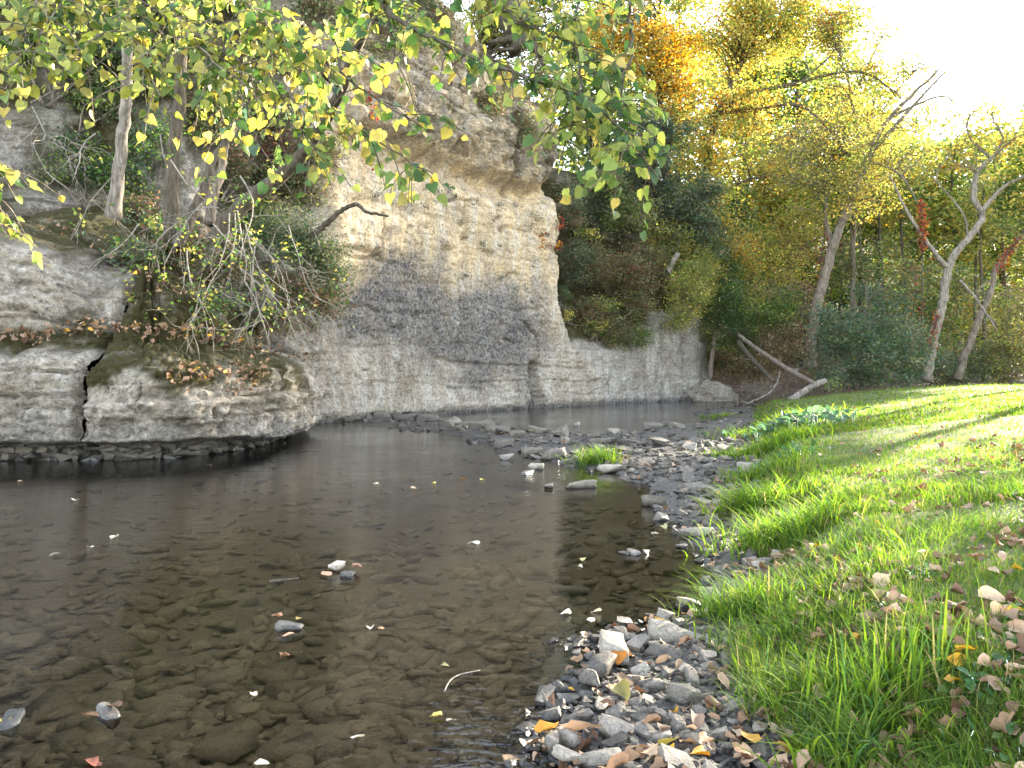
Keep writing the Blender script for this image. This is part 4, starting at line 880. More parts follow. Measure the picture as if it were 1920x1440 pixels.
tree('old_trunk', 'thick dark trunk with spreading roots on the cliff top', [(990, 85, 33.6), (975, 60, 33.6), (962, 25, 33.7), (950, -40, 34), (940, -160, 34)], (0.75, 0.5), [], 0.1, GY, M_BARK, limbs=[([(985, 75, 33.5), (950, 74, 33.2), (918, 80, 33.0)], 0.22, 0.08), ([(990, 80, 33.4), (1010, 100, 33.2), (1022, 130, 33.2)], 0.22, 0.08), ([(985, 82, 33.3), (960, 92, 33), (935, 92, 32.9)], 0.15, 0.05)])

# pale twigs hanging over the ledge
tw = thing('twig_tangle', P(430, 400, 17.2), 'tangle of bare pale twigs hanging over the mossy ledge', 'dead shrub')
br = MB()
def bare(a0, di, ln, r0, dep):
    n = 7; pts = [a0]; d_ = unit(di)
    for i in range(n - 1):
        d_ = unit(d_ + rng.normal(size=3) * 0.22 + np.array([0, 0, -0.10])); pts.append(pts[-1] + d_ * ln / (n - 1))
    pts = np.array(pts); br.tube(pts, np.linspace(r0, r0 * 0.35, n), 4)
    if dep:
        for _ in range(rng.integers(3, 6)):
            k = rng.integers(1, n); bare(pts[k], d_ + rng.normal(size=3) * 0.9, ln * rng.uniform(0.4, 0.65), r0 * 0.5, dep - 1)
for a0, e in (((430, 400, 17.4), (330, 560, 16.0)), ((440, 400, 17.4), (420, 610, 15.9)), ((445, 395, 17.4), (560, 580, 16.2)), ((380, 380, 17.4), (230, 520, 16.2)), ((400, 420, 17.2), (370, 620, 15.8)), ((320, 300, 17.3), (480, 480, 16.0)),
              ((410, 390, 17.4), (290, 440, 16.4)), ((450, 330, 17.6), (600, 470, 17)), ((350, 470, 17), (300, 620, 15.8)), ((480, 450, 17), (450, 640, 15.9)), ((260, 420, 17.5), (150, 560, 16.2)), ((540, 420, 18.5), (640, 560, 18.5)), ((230, 300, 18.2), (120, 450, 17.2)), ((460, 420, 17.4), (520, 640, 16.0)), ((330, 420, 17.3), (200, 480, 16.4)), ((180, 250, 18), (60, 330, 17)), ((60, 200, 18), (150, 380, 17.2)), ((300, 250, 18), (250, 420, 17))):
    p0, p1 = P(*a0), P(*e); bare(p0, p1 - p0, np.linalg.norm(p1 - p0), 0.018, 2)
tag(br.build('twigs', M_TWIG, tw), kind='stuff')
lf = MB(); n = 800; cc = np.array([P(u, v, 16.3) for u, v in zip(rng.normal(380, 120, n), rng.normal(470, 90, n))]); ci = rng.integers(0, 60, n)
cc = cc[ci] + rng.normal(size=(n, 3)) * 0.12; leaves(lf, cc, 0.10, pick(palette((GRN, 4), (YGR, 3), (YEL, 2)), n), DIAM, 0.5, 0.3); lf.build('foliage', M_LEAF, tw, smooth=False)
# ================================================================== stones
def hull(seed, flat, n=15, ang=0.5, ball=False):
    r_ = np.random.default_rng(seed)
    p = r_.uniform(-1, 1, (n, 3)); p = np.sign(p) * np.abs(p) ** ang
    if ball: p = unit(r_.normal(size=(n, 3)))
    p *= np.array([1.0, r_.uniform(0.55, 0.9), flat])
    bm = bmesh.new()
    for q in p: bm.verts.new(q)
    bmesh.ops.convex_hull(bm, input=bm.verts[:])
    for v_ in [v_ for v_ in bm.verts if not v_.link_faces]: bm.verts.remove(v_)
    bmesh.ops.triangulate(bm, faces=bm.faces[:]); bmesh.ops.recalc_face_normals(bm, faces=bm.faces[:])
    bm.verts.index_update()
    V_ = np.array([v_.co[:] for v_ in bm.verts]) * 0.5; F_ = np.array([[v_.index for v_ in f.verts] for f in bm.faces]); bm.free()
    return V_, F_
PROTO = [hull(i, f, 13 + i % 5) for i, f in enumerate([0.35, 0.5, 0.45, 0.6, 0.3, 0.55, 0.4, 0.7] * 3)]
FLATP = [hull(100 + i, f, 18, 0.85) for i, f in enumerate([0.22, 0.28, 0.18, 0.25, 0.3, 0.2] * 2)]
def smesh(proto, mat, c=(1, 1, 1), smooth=False):
    mb = MB(); mb.add(proto[0], proto[1], c); return mb.mesh('stone', mat, smooth)
TONE = rng.uniform(0.3, 0.95, len(PROTO)); SM = [smesh(p, M_STONE, t_ * np.array([1, 0.985, 0.96])) for p, t_ in zip(PROTO, TONE)]
FLAT8 = [0.35, 0.5, 0.45, 0.6, 0.3, 0.55, 0.4, 0.7] * 3
BM_ = [smesh(p, M_BEDSTONE, rng.uniform(0.85, 1.1) * np.array([1, 1, 1]), True) for p in FLATP]
def rot(n):
    """random rotation about z with a little tilt: arrays of x, y, z axes"""
    th = rng.uniform(0, 2 * np.pi, n); t1 = rng.normal(0, 0.22, n); t2 = rng.normal(0, 0.22, n)
    z = unit(np.stack([t1, t2, np.ones(n)], -1)); x = unit(np.cross(np.stack([-np.sin(th), np.cos(th), 0 * th], -1), z)); return x, np.cross(z, x), z
def merge(mb, pos, size, protos, cols, tilt=None):
    n = len(pos); x, y, z = rot(n); k = rng.integers(0, len(protos), n)
    for j, (V_, F_) in enumerate(protos):
        m = np.where(k == j)[0]
        if not len(m): continue
        W_ = pos[m][:, None] + size[m][:, None, None] * (V_[None, :, 0:1] * x[m][:, None] + V_[None, :, 1:2] * y[m][:, None] + V_[None, :, 2:3] * z[m][:, None])
        mb.add(W_.reshape(-1, 3), (F_[None] + (np.arange(len(m)) * len(V_))[:, None, None]).reshape(-1, 3), np.repeat(cols[m], len(V_), axis=0))
def scatter(n, Y0, Y1, u0, u1, pw=1.0):
    """points on the ground, denser near the camera"""
    Y = 1 / (1 / Y1 + (1 / Y0 - 1 / Y1) * rng.random(n) ** pw); u = rng.uniform(u0, u1, n)
    return (u - 960) / F * Y, Y, u
# --- gravel too small to pick out singly
X, Y, u = scatter(60000, 2.2, 42, 560, 1640)
z, dl, dg = ground_z(X, Y)
keep = (dg > -0.35) & (dl < 0.25) & (rng.random(len(X)) < np.clip(0.25 + 1.5 * dg + 0.35, 0.12, 1))
X, Y, z, dg = X[keep], Y[keep], z[keep], dg[keep]
keep = (np.arange(len(X)) < 10500) & ((Y > 6.5) | (rng.random(len(X)) < 0.55)); X, Y, z, dg = X[keep], Y[keep], z[keep], dg[keep]
size = np.clip(rng.lognormal(-3.05, 0.5, len(X)), 0.02, 0.16) * np.clip(Y / 7, 0.9, 2.2)
mb = MB(); merge(mb, np.stack([X, Y, z + size * 0.08], -1), size, PROTO, np.clip(rng.normal(0.5, 0.22, (len(X), 1)), 0.15, 1.2) * np.array([1, 0.98, 0.95]) * np.where(rng.random((len(X), 1)) < 0.2, np.array([0.95, 0.8, 0.7]), 1))
tag(mb.build('gravel', M_STONE, smooth=False), 'small grey and brown gravel of the bar along the water', 'gravel', kind='stuff')
# --- the stones of the bar that can be told apart
placed = []
def free(x, y, r):
    for (a_, b_, c_) in placed:
        if (x - a_) ** 2 + (y - b_) ** 2 < (0.75 * (r + c_)) ** 2: return False
    placed.append((x, y, r)); return True
def stone(u, v, wpx, label, proto=None, zz=0.0, rz=None, catg='stone', flat=1.0, mesh=None, group=None, base=None):
    g = G(u, v, zz); s_ = wpx / F * g[1] * 1.12
    gz = float(ground_z(np.array([g[0]]), np.array([g[1]]))[0][0])
    me = SM[proto if proto is not None else int(rng.integers(len(SM)))] if mesh is None else mesh
    o = put('stone', me); placed.append((g[0], g[1], s_ / 2))
    h = s_ * 0.16 * flat
    o.location = (g[0], g[1] + 0.1 * s_, max(gz, -0.12 * s_) + h * 0.5 if base is None else base); o.scale = (s_, s_, s_ * flat)
    o.rotation_euler = (rng.normal(0, 0.12), rng.normal(0, 0.12), rng.uniform(0, 6.28) if rz is None else rz)
    return tag(o, label, catg, group)
def detail_stone(seed, sx, sy, sz, mat=None, sub=3, rough=0.12, c=(1, 1, 1), dome=False):
    """a stone seen large: rounded hull with worn, pitted relief"""
    V_, F_ = hull(seed, 0.8, 46 if dome else 22, 1.0 if dome else 0.6, dome)
    bm = bmesh.new(); vs = [bm.verts.new(q) for q in V_]
    for f in F_: bm.faces.new([vs[i] for i in f])
    bmesh.ops.subdivide_edges(bm, edges=bm.edges[:], cuts=sub, use_grid_fill=True)
    bmesh.ops.smooth_vert(bm, verts=bm.verts[:], factor=0.5, use_axis_x=True, use_axis_y=True, use_axis_z=True)
    bmesh.ops.triangulate(bm, faces=bm.faces[:]); bm.verts.index_update()
    V_ = np.array([v_.co[:] for v_ in bm.verts]); F_ = np.array([[v_.index for v_ in f.verts] for f in bm.faces]); bm.free()
    V_ = V_ * (1 + rough * fbm(V_[:, 0] * 4 + seed, V_[:, 1] * 4, V_[:, 2] * 6, 4, 0.6))[:, None]
    mb = MB(); mb.add(V_ * np.array([sx, sy, sz]), F_, c); return mb.mesh('stone', mat or M_STONE, True)
# single stones standing in the water
o = stone(1090, 916, 56, 'long flat pale stone alone in the water below the riffle', mesh=detail_stone(4, 1, 0.55, 0.42, c=(1.25, 1.2, 1.1)), rz=0.15, base=0.02)
stone(1028, 916, 20, 'small dark upright stone left of the long flat stone in the water', 3, base=0.03)
stone(628, 1072, 34, 'white topped stone among red leaves in mid stream', mesh=detail_stone(7, 1, 0.8, 0.62, c=(1.9, 1.85, 1.8)), base=0.045)
stone(652, 1078, 42, 'dark wet stone beside the white topped stone in mid stream', mesh=detail_stone(9, 1, 0.7, 0.4, c=(0.55, 0.56, 0.58)), base=0.0)
stone(540, 1182, 48, 'grey stone ringed by floating leaves in mid stream', mesh=detail_stone(12, 1, 0.8, 0.5, c=(0.8, 0.8, 0.82)), base=0.012)
stone(200, 1345, 66, 'dark stone draped with brown leaves near the lower left', mesh=detail_stone(15, 1, 0.7, 0.42, c=(0.6, 0.6, 0.6)), base=0.0)
stone(12, 1362, 74, 'wet bluish stone at the left picture edge', mesh=detail_stone(17, 1, 0.6, 0.32, c=(0.7, 0.72, 0.75)), base=0.0)
stone(1082, 798, 24, 'pale round stone alone in the upper pool', mesh=detail_stone(20, 1, 0.8, 0.6, c=(1.3, 1.27, 1.2)), base=0.02)
stone(1170, 1039, 26, 'leftmost flat stone of the short row by the right bank', 4, base=0.0); stone(1188, 1040, 26, 'dark middle stone of the short row by the right bank', 1, base=0.01); stone(1212, 1038, 22, 'right stone of the short row by the right bank', 6, base=0.01)
stone(1278, 1027, 24, 'small bluish stone just off the gravel by the right bank', 2, base=0.01); stone(1236, 975, 30, 'grey stone at the water edge of the gravel', 5, base=0.03); stone(1005, 880, 30, 'pointed pale stone standing off the riffle edge', mesh=detail_stone(23, 1, 0.8, 0.8, c=(1.1, 1.1, 1.05)), base=0.02)
stone(990, 889, 34, 'low flat stone in front of the pointed pale stone', 4, base=0.0); stone(952, 862, 26, 'rounded stone at the left tip of the stony riffle', 3, base=0.04)
# big stones on the near bar
big = [(1150, 1230, 88, 'large pitted grey stone at the top of the near gravel bar', 30, 0.55), (1128, 1262, 66, 'rounded grey stone in front of the large pitted stone', 31, 0.6), (1270, 1205, 96, 'long dark grey stone on the far side of the near bar', 32, 0.42),
       (1250, 1232, 70, 'flat stone just below the long dark grey stone', 33, 0.4), (1308, 1228, 40, 'blocky stone right of the long dark grey stone', 34, 0.7), (1300, 1280, 64, 'pale broad stone right of the bar centre', 35, 0.45),
       (1285, 1318, 62, 'square topped grey block in the bar centre', 36, 0.75), (1110, 1278, 44, 'dark pointed stone at the water edge of the near bar', 37, 0.7), (1215, 1345, 60, 'dark stone below the yellow leaf on the near bar', 38, 0.55),
       (1270, 1365, 44, 'pale angular stone low on the near bar', 39, 0.7), (1160, 1380, 78, 'long tan streaked stone low on the near bar', 40, 0.42), (1070, 1392, 66, 'smooth grey stone near the bottom edge', 41, 0.5),
       (1035, 1402, 44, 'rough stone at the lower left tip of the near bar', 42, 0.8), (1125, 1432, 78, 'flat slab cut by the bottom picture edge', 43, 0.35), (1060, 1425, 54, 'dark elongated stone at the bottom edge', 44, 0.5), (1232, 1388, 56, 'flat purplish slab low on the near bar', 45, 0.3),
       (1345, 1330, 40, 'dark wet pebble stone against the grass', 46, 0.5), (1380, 1335, 66, 'half buried flat stone below the grass edge', 47, 0.35), (1330, 1258, 40, 'tan stone against the sunny grass edge', 48, 0.5), (1180, 1310, 40, 'wedge stone in the middle of the near bar', 49, 0.6),
       (1440, 1350, 60, 'pale flat stone under the leaves at the grass edge', 50, 0.35), (1225, 1290, 46, 'tilted slab in the middle of the near bar', 51, 0.4), (1395, 905, 36, 'dark stone under the overhanging grass clump', 52, 0.5), (1310, 1000, 60, 'broad dark slab on the middle gravel', 53, 0.3),
       (1058, 832, 34, 'peaked dark stone behind the grass tuft on the riffle', 54, 0.8), (1145, 880, 40, 'flat grey stone right of the riffle grass tuft', 55, 0.45)]
for u, v, wd, lab, sd_, fl in big:
    stone(u, v, wd * 1.05, lab, mesh=detail_stone(sd_, 1, rng.uniform(0.6, 0.85), fl, c=np.array([1, 0.98, 0.95]) * rng.uniform(0.42, 1.0)), zz=0.06, base=0.06 + 0.16 * fl * wd / F * 5)
cnt = 0; tries = 0
XS, YS, us = scatter(9000, 3.2, 30, 640, 1440, 0.8); ZS, DLS, DGS = ground_z(XS, YS)
while cnt < 270 and tries < 8999:
    tries += 1
    X, Y, z, dl, dg = XS[tries:], YS[tries:], ZS[tries:], DLS[tries:], DGS[tries:]
    if dg[0] < -0.1 or dl[0] > 0.1: continue
    s_ = float(np.clip(rng.lognormal(-2.25, 0.45), 0.05, 0.3)) * float(np.clip(Y[0] / 8, 0.85, 2.2))
    if not free(X[0], Y[0], s_ / 2): continue
    kq = int(rng.integers(len(SM))); look = ('dark ' if TONE[kq] < 0.5 else 'pale ' if TONE[kq] > 0.78 else 'grey ') + ('flat' if FLAT8[kq] < 0.43 else 'blocky' if FLAT8[kq] > 0.56 else 'angular')
    zone = 'at the water edge' if dg[0] < 0.22 else 'by the grass' if dl[0] > -0.35 else 'in the middle'
    bar = 'near gravel bar' if Y[0] < 7.2 else 'gravel strip below the bank' if Y[0] < 14 else 'riffle across the stream'
    szl = 'small ' if s_ / Y[0] * F < 38 else 'larger '
    lab, gr = szl + look + ' stone ' + zone + ' of the ' + bar, 'stones of the ' + bar + ' ' + zone
    o = put('stone', SM[kq]); o.location = (X[0], Y[0], z[0] + s_ * 0.12); o.scale = (s_, s_, s_ * rng.uniform(0.7, 1.2)); o.rotation_euler = (rng.normal(0, 0.25), rng.normal(0, 0.25), rng.uniform(0, 6.28))
    tag(o, lab, 'stone', gr); cnt += 1
RL = {715: 'grey rock of the pile against the cliff foot', 735: 'upright rock at the back of the pile by the cliff foot', 690: 'rock at the left of the pile by the cliff foot', 762: 'long slab leaning in the pile by the cliff foot', 770: 'tilted slab behind the long slab of the rock pile',
      800: 'dark rock at the right end of the pile by the cliff', 850: 'rock where the water spills over the riffle', 835: 'rock in front of the spilling water', 875: 'humped rock in the left half of the riffle', 905: 'dark broad rock before the upper pool', 930: 'long dark rock at the upper pool edge', 925: 'dark rock behind the long rock at the upper pool',
      1008: 'tilted rock standing at the edge of the upper pool', 970: 'small rock left of the tilted pool rock', 700: 'little rock right at the cliff foot', 660: 'leftmost rock of the pile at the cliff foot', 1225: 'leftmost rock on the leafy spit', 1240: 'rock behind the leftmost one on the leafy spit', 1270: 'rock in the middle of the leafy spit',
      1130: 'flat rock behind the grass tuft', 1175: 'longest flat rock right of the grass tuft', 945: 'rock at the lower left of the riffle', 1000: 'rock left of the grass tuft by the water', 1040: 'rock in front of the grass tuft by the water'}
def riffle_label(u, v): return RL[u]
# bigger rocks piled at the left end of the riffle
for u, v, wd, fl, rz in ((715, 786, 36, 0.7, 0.2), (735, 780, 30, 0.8, 0.8), (690, 788, 34, 0.6, 1.4), (762, 790, 50, 0.4, 0.5), (770, 783, 34, 0.5, -0.6), (800, 792, 44, 0.5, 0.2), (850, 800, 36, 0.6, 0.9), (835, 806, 32, 0.7, 0.1), (875, 806, 42, 0.5, 0.4), (905, 806, 50, 0.5, 0.0), (930, 815, 56, 0.4, 0.3), (925, 803, 40, 0.6, 1.0),
                         (1008, 815, 36, 0.5, -0.5), (970, 822, 30, 0.6, 0.3), (700, 779, 26, 0.7, 0.4), (660, 791, 30, 0.5, 0.2), (1225, 806, 40, 0.4, 0.1), (1240, 803, 34, 0.5, 0.8), (1270, 806, 30, 0.5, 0.3), (1130, 835, 50, 0.3, 0.0), (1175, 838, 60, 0.3, 0.2), (945, 838, 36, 0.5, 0.7), (1000, 855, 40, 0.5, 0.2), (1040, 862, 50, 0.5, 0.1)):
    stone(u, v, wd, riffle_label(u, v), mesh=detail_stone(int(u * 3 + v), 1, 0.75, fl * 1.1, c=np.array([1, 0.97, 0.93]) * rng.uniform(0.32, 0.7)), rz=rz, base=0.06 + 0.1 * fl * wd / F * 20, group='big rocks of the riffle')
# boulder at the end of the pool, pale driftwood piece beside it
bo = put('boulder', detail_stone(61, 2.7, 2.4, 2.5, M_ROCK, 4, 0.22, (0.35, 0.1, 0.3), True)); pb_ = P(1345, 735, 40.5); bo.location = (pb_[0], pb_[1] + 0.6, 0.2)
tag(bo, 'squat pale boulder at the end of the low cliff beside the water', 'boulder')
# --- the stream bed
X, Y, u = scatter(4800, 2.4, 20, -350, 1500, 0.9)
z, dl, dg = ground_z(X, Y); keep = (dg < -0.15) & (dl < -0.15); X, Y, z = X[keep], Y[keep], z[keep]
size = np.clip(rng.lognormal(-1.75, 0.45, len(X)), 0.06, 0.5)
size = np.minimum(size, np.clip(-z * 2.2, 0.05, 0.5)); z = np.minimum(z, -0.05 - 0.1 * size)
order = np.argsort(-size / Y * (Y < 9)); n_ = 0; rest = []
cols = np.clip(rng.normal(0.95, 0.12, (len(X), 1)), 0.4, 1.6) * np.array([1, 0.98, 0.92])
for i in order:
    if n_ < 300 and 3.0 < Y[i] < 9 and -0.72 < X[i] / Y[i]:
        o = put('stone', BM_[int(rng.integers(len(BM_)))], ground); th = rng.uniform(0, 6.28)
        o.location = (X[i], Y[i], z[i] + 0.02); o.scale = (size[i],) * 3; o.rotation_euler = (rng.normal(0, 0.12), rng.normal(0, 0.12), th); n_ += 1
    else: rest.append(i)
rest = np.array(rest); mb = MB()
merge(mb, np.stack([X, Y, z + 0.015], -1)[rest], size[rest], FLATP, cols[rest])
tag(mb.build('stones', M_BEDSTONE, ground, smooth=True), kind='stuff')
# --- blocky stones in the shadow under the ledge
UM = [smesh(p, M_STONE, rng.uniform(0.2, 0.42) * np.array([1, 0.95, 0.85])) for p in PROTO[:10]]  # stone colours darkened to deepen the shade of the undercut
n_ = 0
for row, (zc, hh) in enumerate(((0.06, 0.16), (0.21, 0.14), (0.33, 0.11))):
    s_ = sj - 9.0 + rng.uniform(0, 0.2)
    while s_ < LL[-1] - 4.5:
        wd = rng.uniform(0.13, 0.42); x0 = np.interp(s_ + wd / 2, LL, LP[:, 0]); y0 = np.interp(s_ + wd / 2, LL, LP[:, 1])
        t_ = np.array([np.interp(s_ + 0.3, LL, LP[:, 0]) - x0, np.interp(s_ + 0.3, LL, LP[:, 1]) - y0]); t_ /= np.linalg.norm(t_) + 1e-9
        nx, ny = t_[1], -t_[0]; of = -0.70 - 0.03 * row + rng.uniform(-0.08, 0.08)
        o = put('stone', UM[int(rng.integers(len(UM)))], led); o.location = (x0 + nx * of, y0 + ny * of, zc + rng.normal(0, 0.015)); o.scale = (wd * 1.15, 0.4, hh * rng.uniform(1.6, 2.4)); o.rotation_euler = (rng.normal(0, 0.1), rng.normal(0, 0.06), math.atan2(t_[1], t_[0]) + rng.normal(0, 0.15))
        s_ += wd * 0.95; n_ += 1
print('undercut stones', n_)

# ================================================================== logs and brush
def log(label, pts, r0, r1, mat, name='fallen_log', knots=3):
    root = thing(name, P(*pts[0]), label, 'log'); c = cat(PX(pts), 30); n = 30
    rr = np.linspace(r0, r1, n) * (1 + 0.10 * fbm(np.arange(n) * 0.35, r0 * 10, 0.0, 2)); c[1:-1] += rng.normal(size=(n - 2, 3)) * 0.012
    tb = MB(); tb.tube(c, rr, 10, cap=True); tb.build('trunk', mat, root)
    for i in range(knots):
        k = rng.integers(5, 26); kb = MB(); e = c[k] + rng.normal(size=3) * np.array([0.3, 0.2, 0.35]) + np.array([0, 0, 0.15]); kb.tube(cat([c[k], 0.5 * (c[k] + e) + 0.03, e], 5), np.linspace(r1 * 0.5, 0.01, 5), 5); kb.build('branch_stub', mat, root)
log('long grey fallen trunk sloping down to the lawn edge', [(1385, 628, 40), (1420, 655, 38.5), (1470, 688, 36.5), (1530, 722, 34.5)], 0.10, 0.12, M_MID)
log('shorter dark fallen trunk below the long one', [(1384, 640, 40.5), (1405, 668, 39.5), (1436, 700, 38), (1452, 716, 37.5)], 0.14, 0.11, M_BARK)
log('thick pale log end lying on the grass at the bank', [(1480, 752, 31.0), (1505, 735, 31.2), (1528, 722, 31.4), (1548, 713, 31.5)], 0.15, 0.12, M_PALE)
log('thin pale branch lying across the brush pile', [(1400, 757, 34), (1440, 738, 34.2), (1458, 715, 34.5), (1462, 695, 34.6)], 0.045, 0.02, M_PALE)
log('pale driftwood stick at the water edge by the boulder', [(1390, 752, 37), (1400, 757, 36.5), (1412, 757, 36)], 0.08, 0.04, M_PALE)
root = thing('brush_pile', P(1440, 740, 36), 'heap of tangled grey twigs under the fallen logs', 'brush pile'); br = MB()
for _ in range(110):
    a0 = P(rng.normal(1440, 32), rng.normal(742, 6), rng.uniform(34.5, 38)); bare(a0, np.array([rng.normal(), rng.normal(), rng.uniform(0.1, 0.8)]), rng.uniform(0.6, 1.8), 0.014, 1)
tag(br.build('twigs', M_MID, root), kind='stuff')
# ================================================================== grass
def blades(mb, B_, h, w_, dirv, bend, col0, seg=3):
    """tapering bent blades: B_ roots, dirv horizontal lean"""
    n = len(B_); t = np.linspace(0, 1, seg + 1); dirv = dirv / np.maximum(1, np.linalg.norm(dirv, axis=1))[:, None]
    side = unit(np.stack([-dirv[:, 1], dirv[:, 0], 0 * h], -1)); tw = rng.normal(0, 0.6, n)
    side = side * np.cos(tw)[:, None] + np.stack([dirv[:, 0], dirv[:, 1], 0 * h], -1) * np.sin(tw)[:, None]
    rows_, idx = [], []
    for k, tk in enumerate(t):
        c = B_ + np.stack([dirv[:, 0] * bend * h * tk ** 1.8, dirv[:, 1] * bend * h * tk ** 1.8, h * (tk - 0.42 * np.clip(bend, 0, 1.4) * tk ** 2.4)], -1)
        wk = w_ * (1 - tk) ** 0.7
        if k < seg: rows_ += [c - side * wk[:, None], c + side * wk[:, None]]
        else: rows_ += [c]
    m = 2 * seg + 1
    Vv = np.stack(rows_, 1).reshape(-1, 3); off = (np.arange(n) * m)[:, None]
    fs = []
    for k in range(seg - 1): fs.append(np.array([2 * k, 2 * k + 1, 2 * k + 3, 2 * k + 2])[None] + off)
    tri = np.array([2 * seg - 2, 2 * seg - 1, 2 * seg])[None] + off
    tip = np.concatenate([np.repeat(np.array([0.75, 0.9, 1.05, 1.2, 1.3])[:seg], 2), [1.3]])
    cc = (col0[:, None] * tip[None, :, None]).reshape(-1, 3)
    mb.add(Vv, [np.concatenate(fs), tri] if fs else [tri], cc)
GC = np.array([(0.092, 0.158, 0.024), (0.122, 0.188, 0.028), (0.07, 0.128, 0.028), (0.165, 0.21, 0.036), (0.06, 0.118, 0.042), (0.23, 0.195, 0.085)])
def gcol(n, p=(4, 4, 3, 2.5, 2, 2)): return GC[rng.choice(len(GC), n, p=np.array(p) / sum(p))] * rng.uniform(0.8, 1.2, (n, 1))
# lawn: near and far
mb = MB()
for N_, Y0, Y1, hh, ww in ((78000, 2.3, 7.5, 0.062, 0.0024), (54000, 7.0, 16, 0.07, 0.0046), (50000, 15, 40, 0.08, 0.011)):
    X, Y, u = scatter(N_, Y0, Y1, 1180, 2080, 1.0)
    z, dl, dg = ground_z(X, Y)
    nn = fbm(X * 1.1, Y * 1.1, 3.0, 3); bare_ = fbm(X * 0.9 + 5, Y * 0.9, 7.0, 3)
    kp = (dl + 0.12 * nn > 0.02) & (rng.random(N_) < np.clip(1.0 - 1.1 * sst(0.25, 0.75, bare_) * sst(1.5, 3.0, dl), 0.25, 1))
    X, Y, z, dl, nn = X[kp], Y[kp], z[kp], dl[kp], nn[kp]; n = len(X)
    edge_ = sst(1.6, 0.2, dl)
    h = hh * rng.lognormal(0, 0.35, n) * (1 + 0.5 * nn) * (1 + 0.8 * edge_ * np.clip(0.6 + nn, 0.2, 1.5))
    th = rng.uniform(0, 2 * np.pi, n); dv = np.stack([np.cos(th), np.sin(th)], -1) * 1.0 + np.stack([-0.5 * edge_, -0.1 * edge_], -1)
    blades(mb, np.stack([X, Y, z - 0.01], -1), np.clip(h, 0.02, 0.4), ww * rng.uniform(0.7, 1.4, n) * (1 + 0.5 * edge_), dv, rng.uniform(0.2, 1.1, n), gcol(n), 2 if Y0 > 6 else 3)
tag(mb.build('lawn_grass', M_GRASS), 'short green grass of the lawn and its bank', 'grass', kind='stuff')
# longer tussocks that can be told apart
def tussock(u, v, z0, rad, n, hgt, label, w_=0.006, lean=(-0.5, -0.2), pal=(4, 4, 3, 2, 2, 0.5), bend=(0.4, 1.3), group='grass clumps on the bank'):
    g = G(u, v, z0); x, y = g[0] + rng.normal(0, rad, n), g[1] + rng.normal(0, rad, n) * 0.8
    z = ground_z(x, y)[0]; root = thing('grass_clump', (g[0], g[1], z0), label, 'grass clump', group)
    th = rng.uniform(0, 2 * np.pi, n); dv = np.stack([np.cos(th) + lean[0], np.sin(th) + lean[1]], -1)
    mb = MB(); blades(mb, np.stack([x, y, np.maximum(z, -0.02)], -1), hgt * rng.uniform(0.45, 1.2, n), w_ * rng.uniform(0.6, 1.3, n), dv, rng.uniform(*bend, n), gcol(n, pal), 5)
    tag(mb.build('blades', M_GRASS, root), kind='stuff')
tussock(1420, 955, 0.14, 0.20, 900, 0.50, 'big arching grass clump hanging over the middle gravel', 0.009)
tussock(1470, 985, 0.28, 0.28, 900, 0.42, 'sunlit pale grass behind the big arching clump', 0.007)
tussock(1402, 1140, 0.14, 0.14, 420, 0.42, 'broad bladed clump reaching over the narrow gravel to the water', 0.0065, (-0.9, -0.3))
tussock(1460, 1160, 0.25, 0.18, 700, 0.24, 'dense sunny clump right of the water side clump', 0.004)
tussock(1480, 1090, 0.35, 0.3, 600, 0.28, 'green clump on the upper bank behind the sunny clump', 0.005)
tussock(1120, 868, 0.04, 0.20, 300, 0.42, 'lone green grass tuft growing on the stony riffle', 0.010, (-0.2, -0.1))
tussock(1430, 890, 0.2, 0.28, 500, 0.34, 'soft grass at the foot of the bank beyond the big clump', 0.010)
tussock(1445, 835, 0.3, 0.45, 700, 0.36, 'grass on the far bank beside the leafy spit', 0.013)
tussock(1465, 792, 0.45, 0.7, 800, 0.42, 'tall grass on the far bank near the broad leaved plants', 0.017)
tussock(1350, 780, 0.05, 0.35, 160, 0.2, 'low grass fringe on the far gravel by the pool', 0.016)
tussock(1360, 855, 0.05, 0.22, 160, 0.14, 'short grass patch on the stones below the far bank', 0.010)
tussock(1640, 1290, 0.32, 0.16, 260, 0.40, 'tall upright clump with wide blades in the near lawn', 0.0075, (0.1, 0.0), bend=(0.1, 1.0))
tussock(1590, 1350, 0.30, 0.12, 200, 0.30, 'wide bladed clump at the front of the near lawn', 0.008, (-0.3, -0.2))
tussock(1700, 1400, 0.32, 0.16, 220, 0.22, 'arching clump at the bottom edge of the lawn', 0.004, (0.5, -0.2), bend=(0.8, 1.6))
tussock(1480, 1280, 0.2, 0.16, 520, 0.22, 'soft green clump at the shady bank edge', 0.0038)
tussock(1800, 1000, 0.5, 0.3, 420, 0.24, 'long combed grass in the middle of the lawn', 0.004, (0.7, 0.1), bend=(0.8, 1.5))
tussock(1900, 930, 0.6, 0.3, 360, 0.26, 'dark clump at the right picture edge of the lawn', 0.005, (-0.5, 0))
tussock(1640, 1020, 0.45, 0.35, 420, 0.24, 'lush clump in the middle of the bank', 0.004, (-0.6, -0.1))
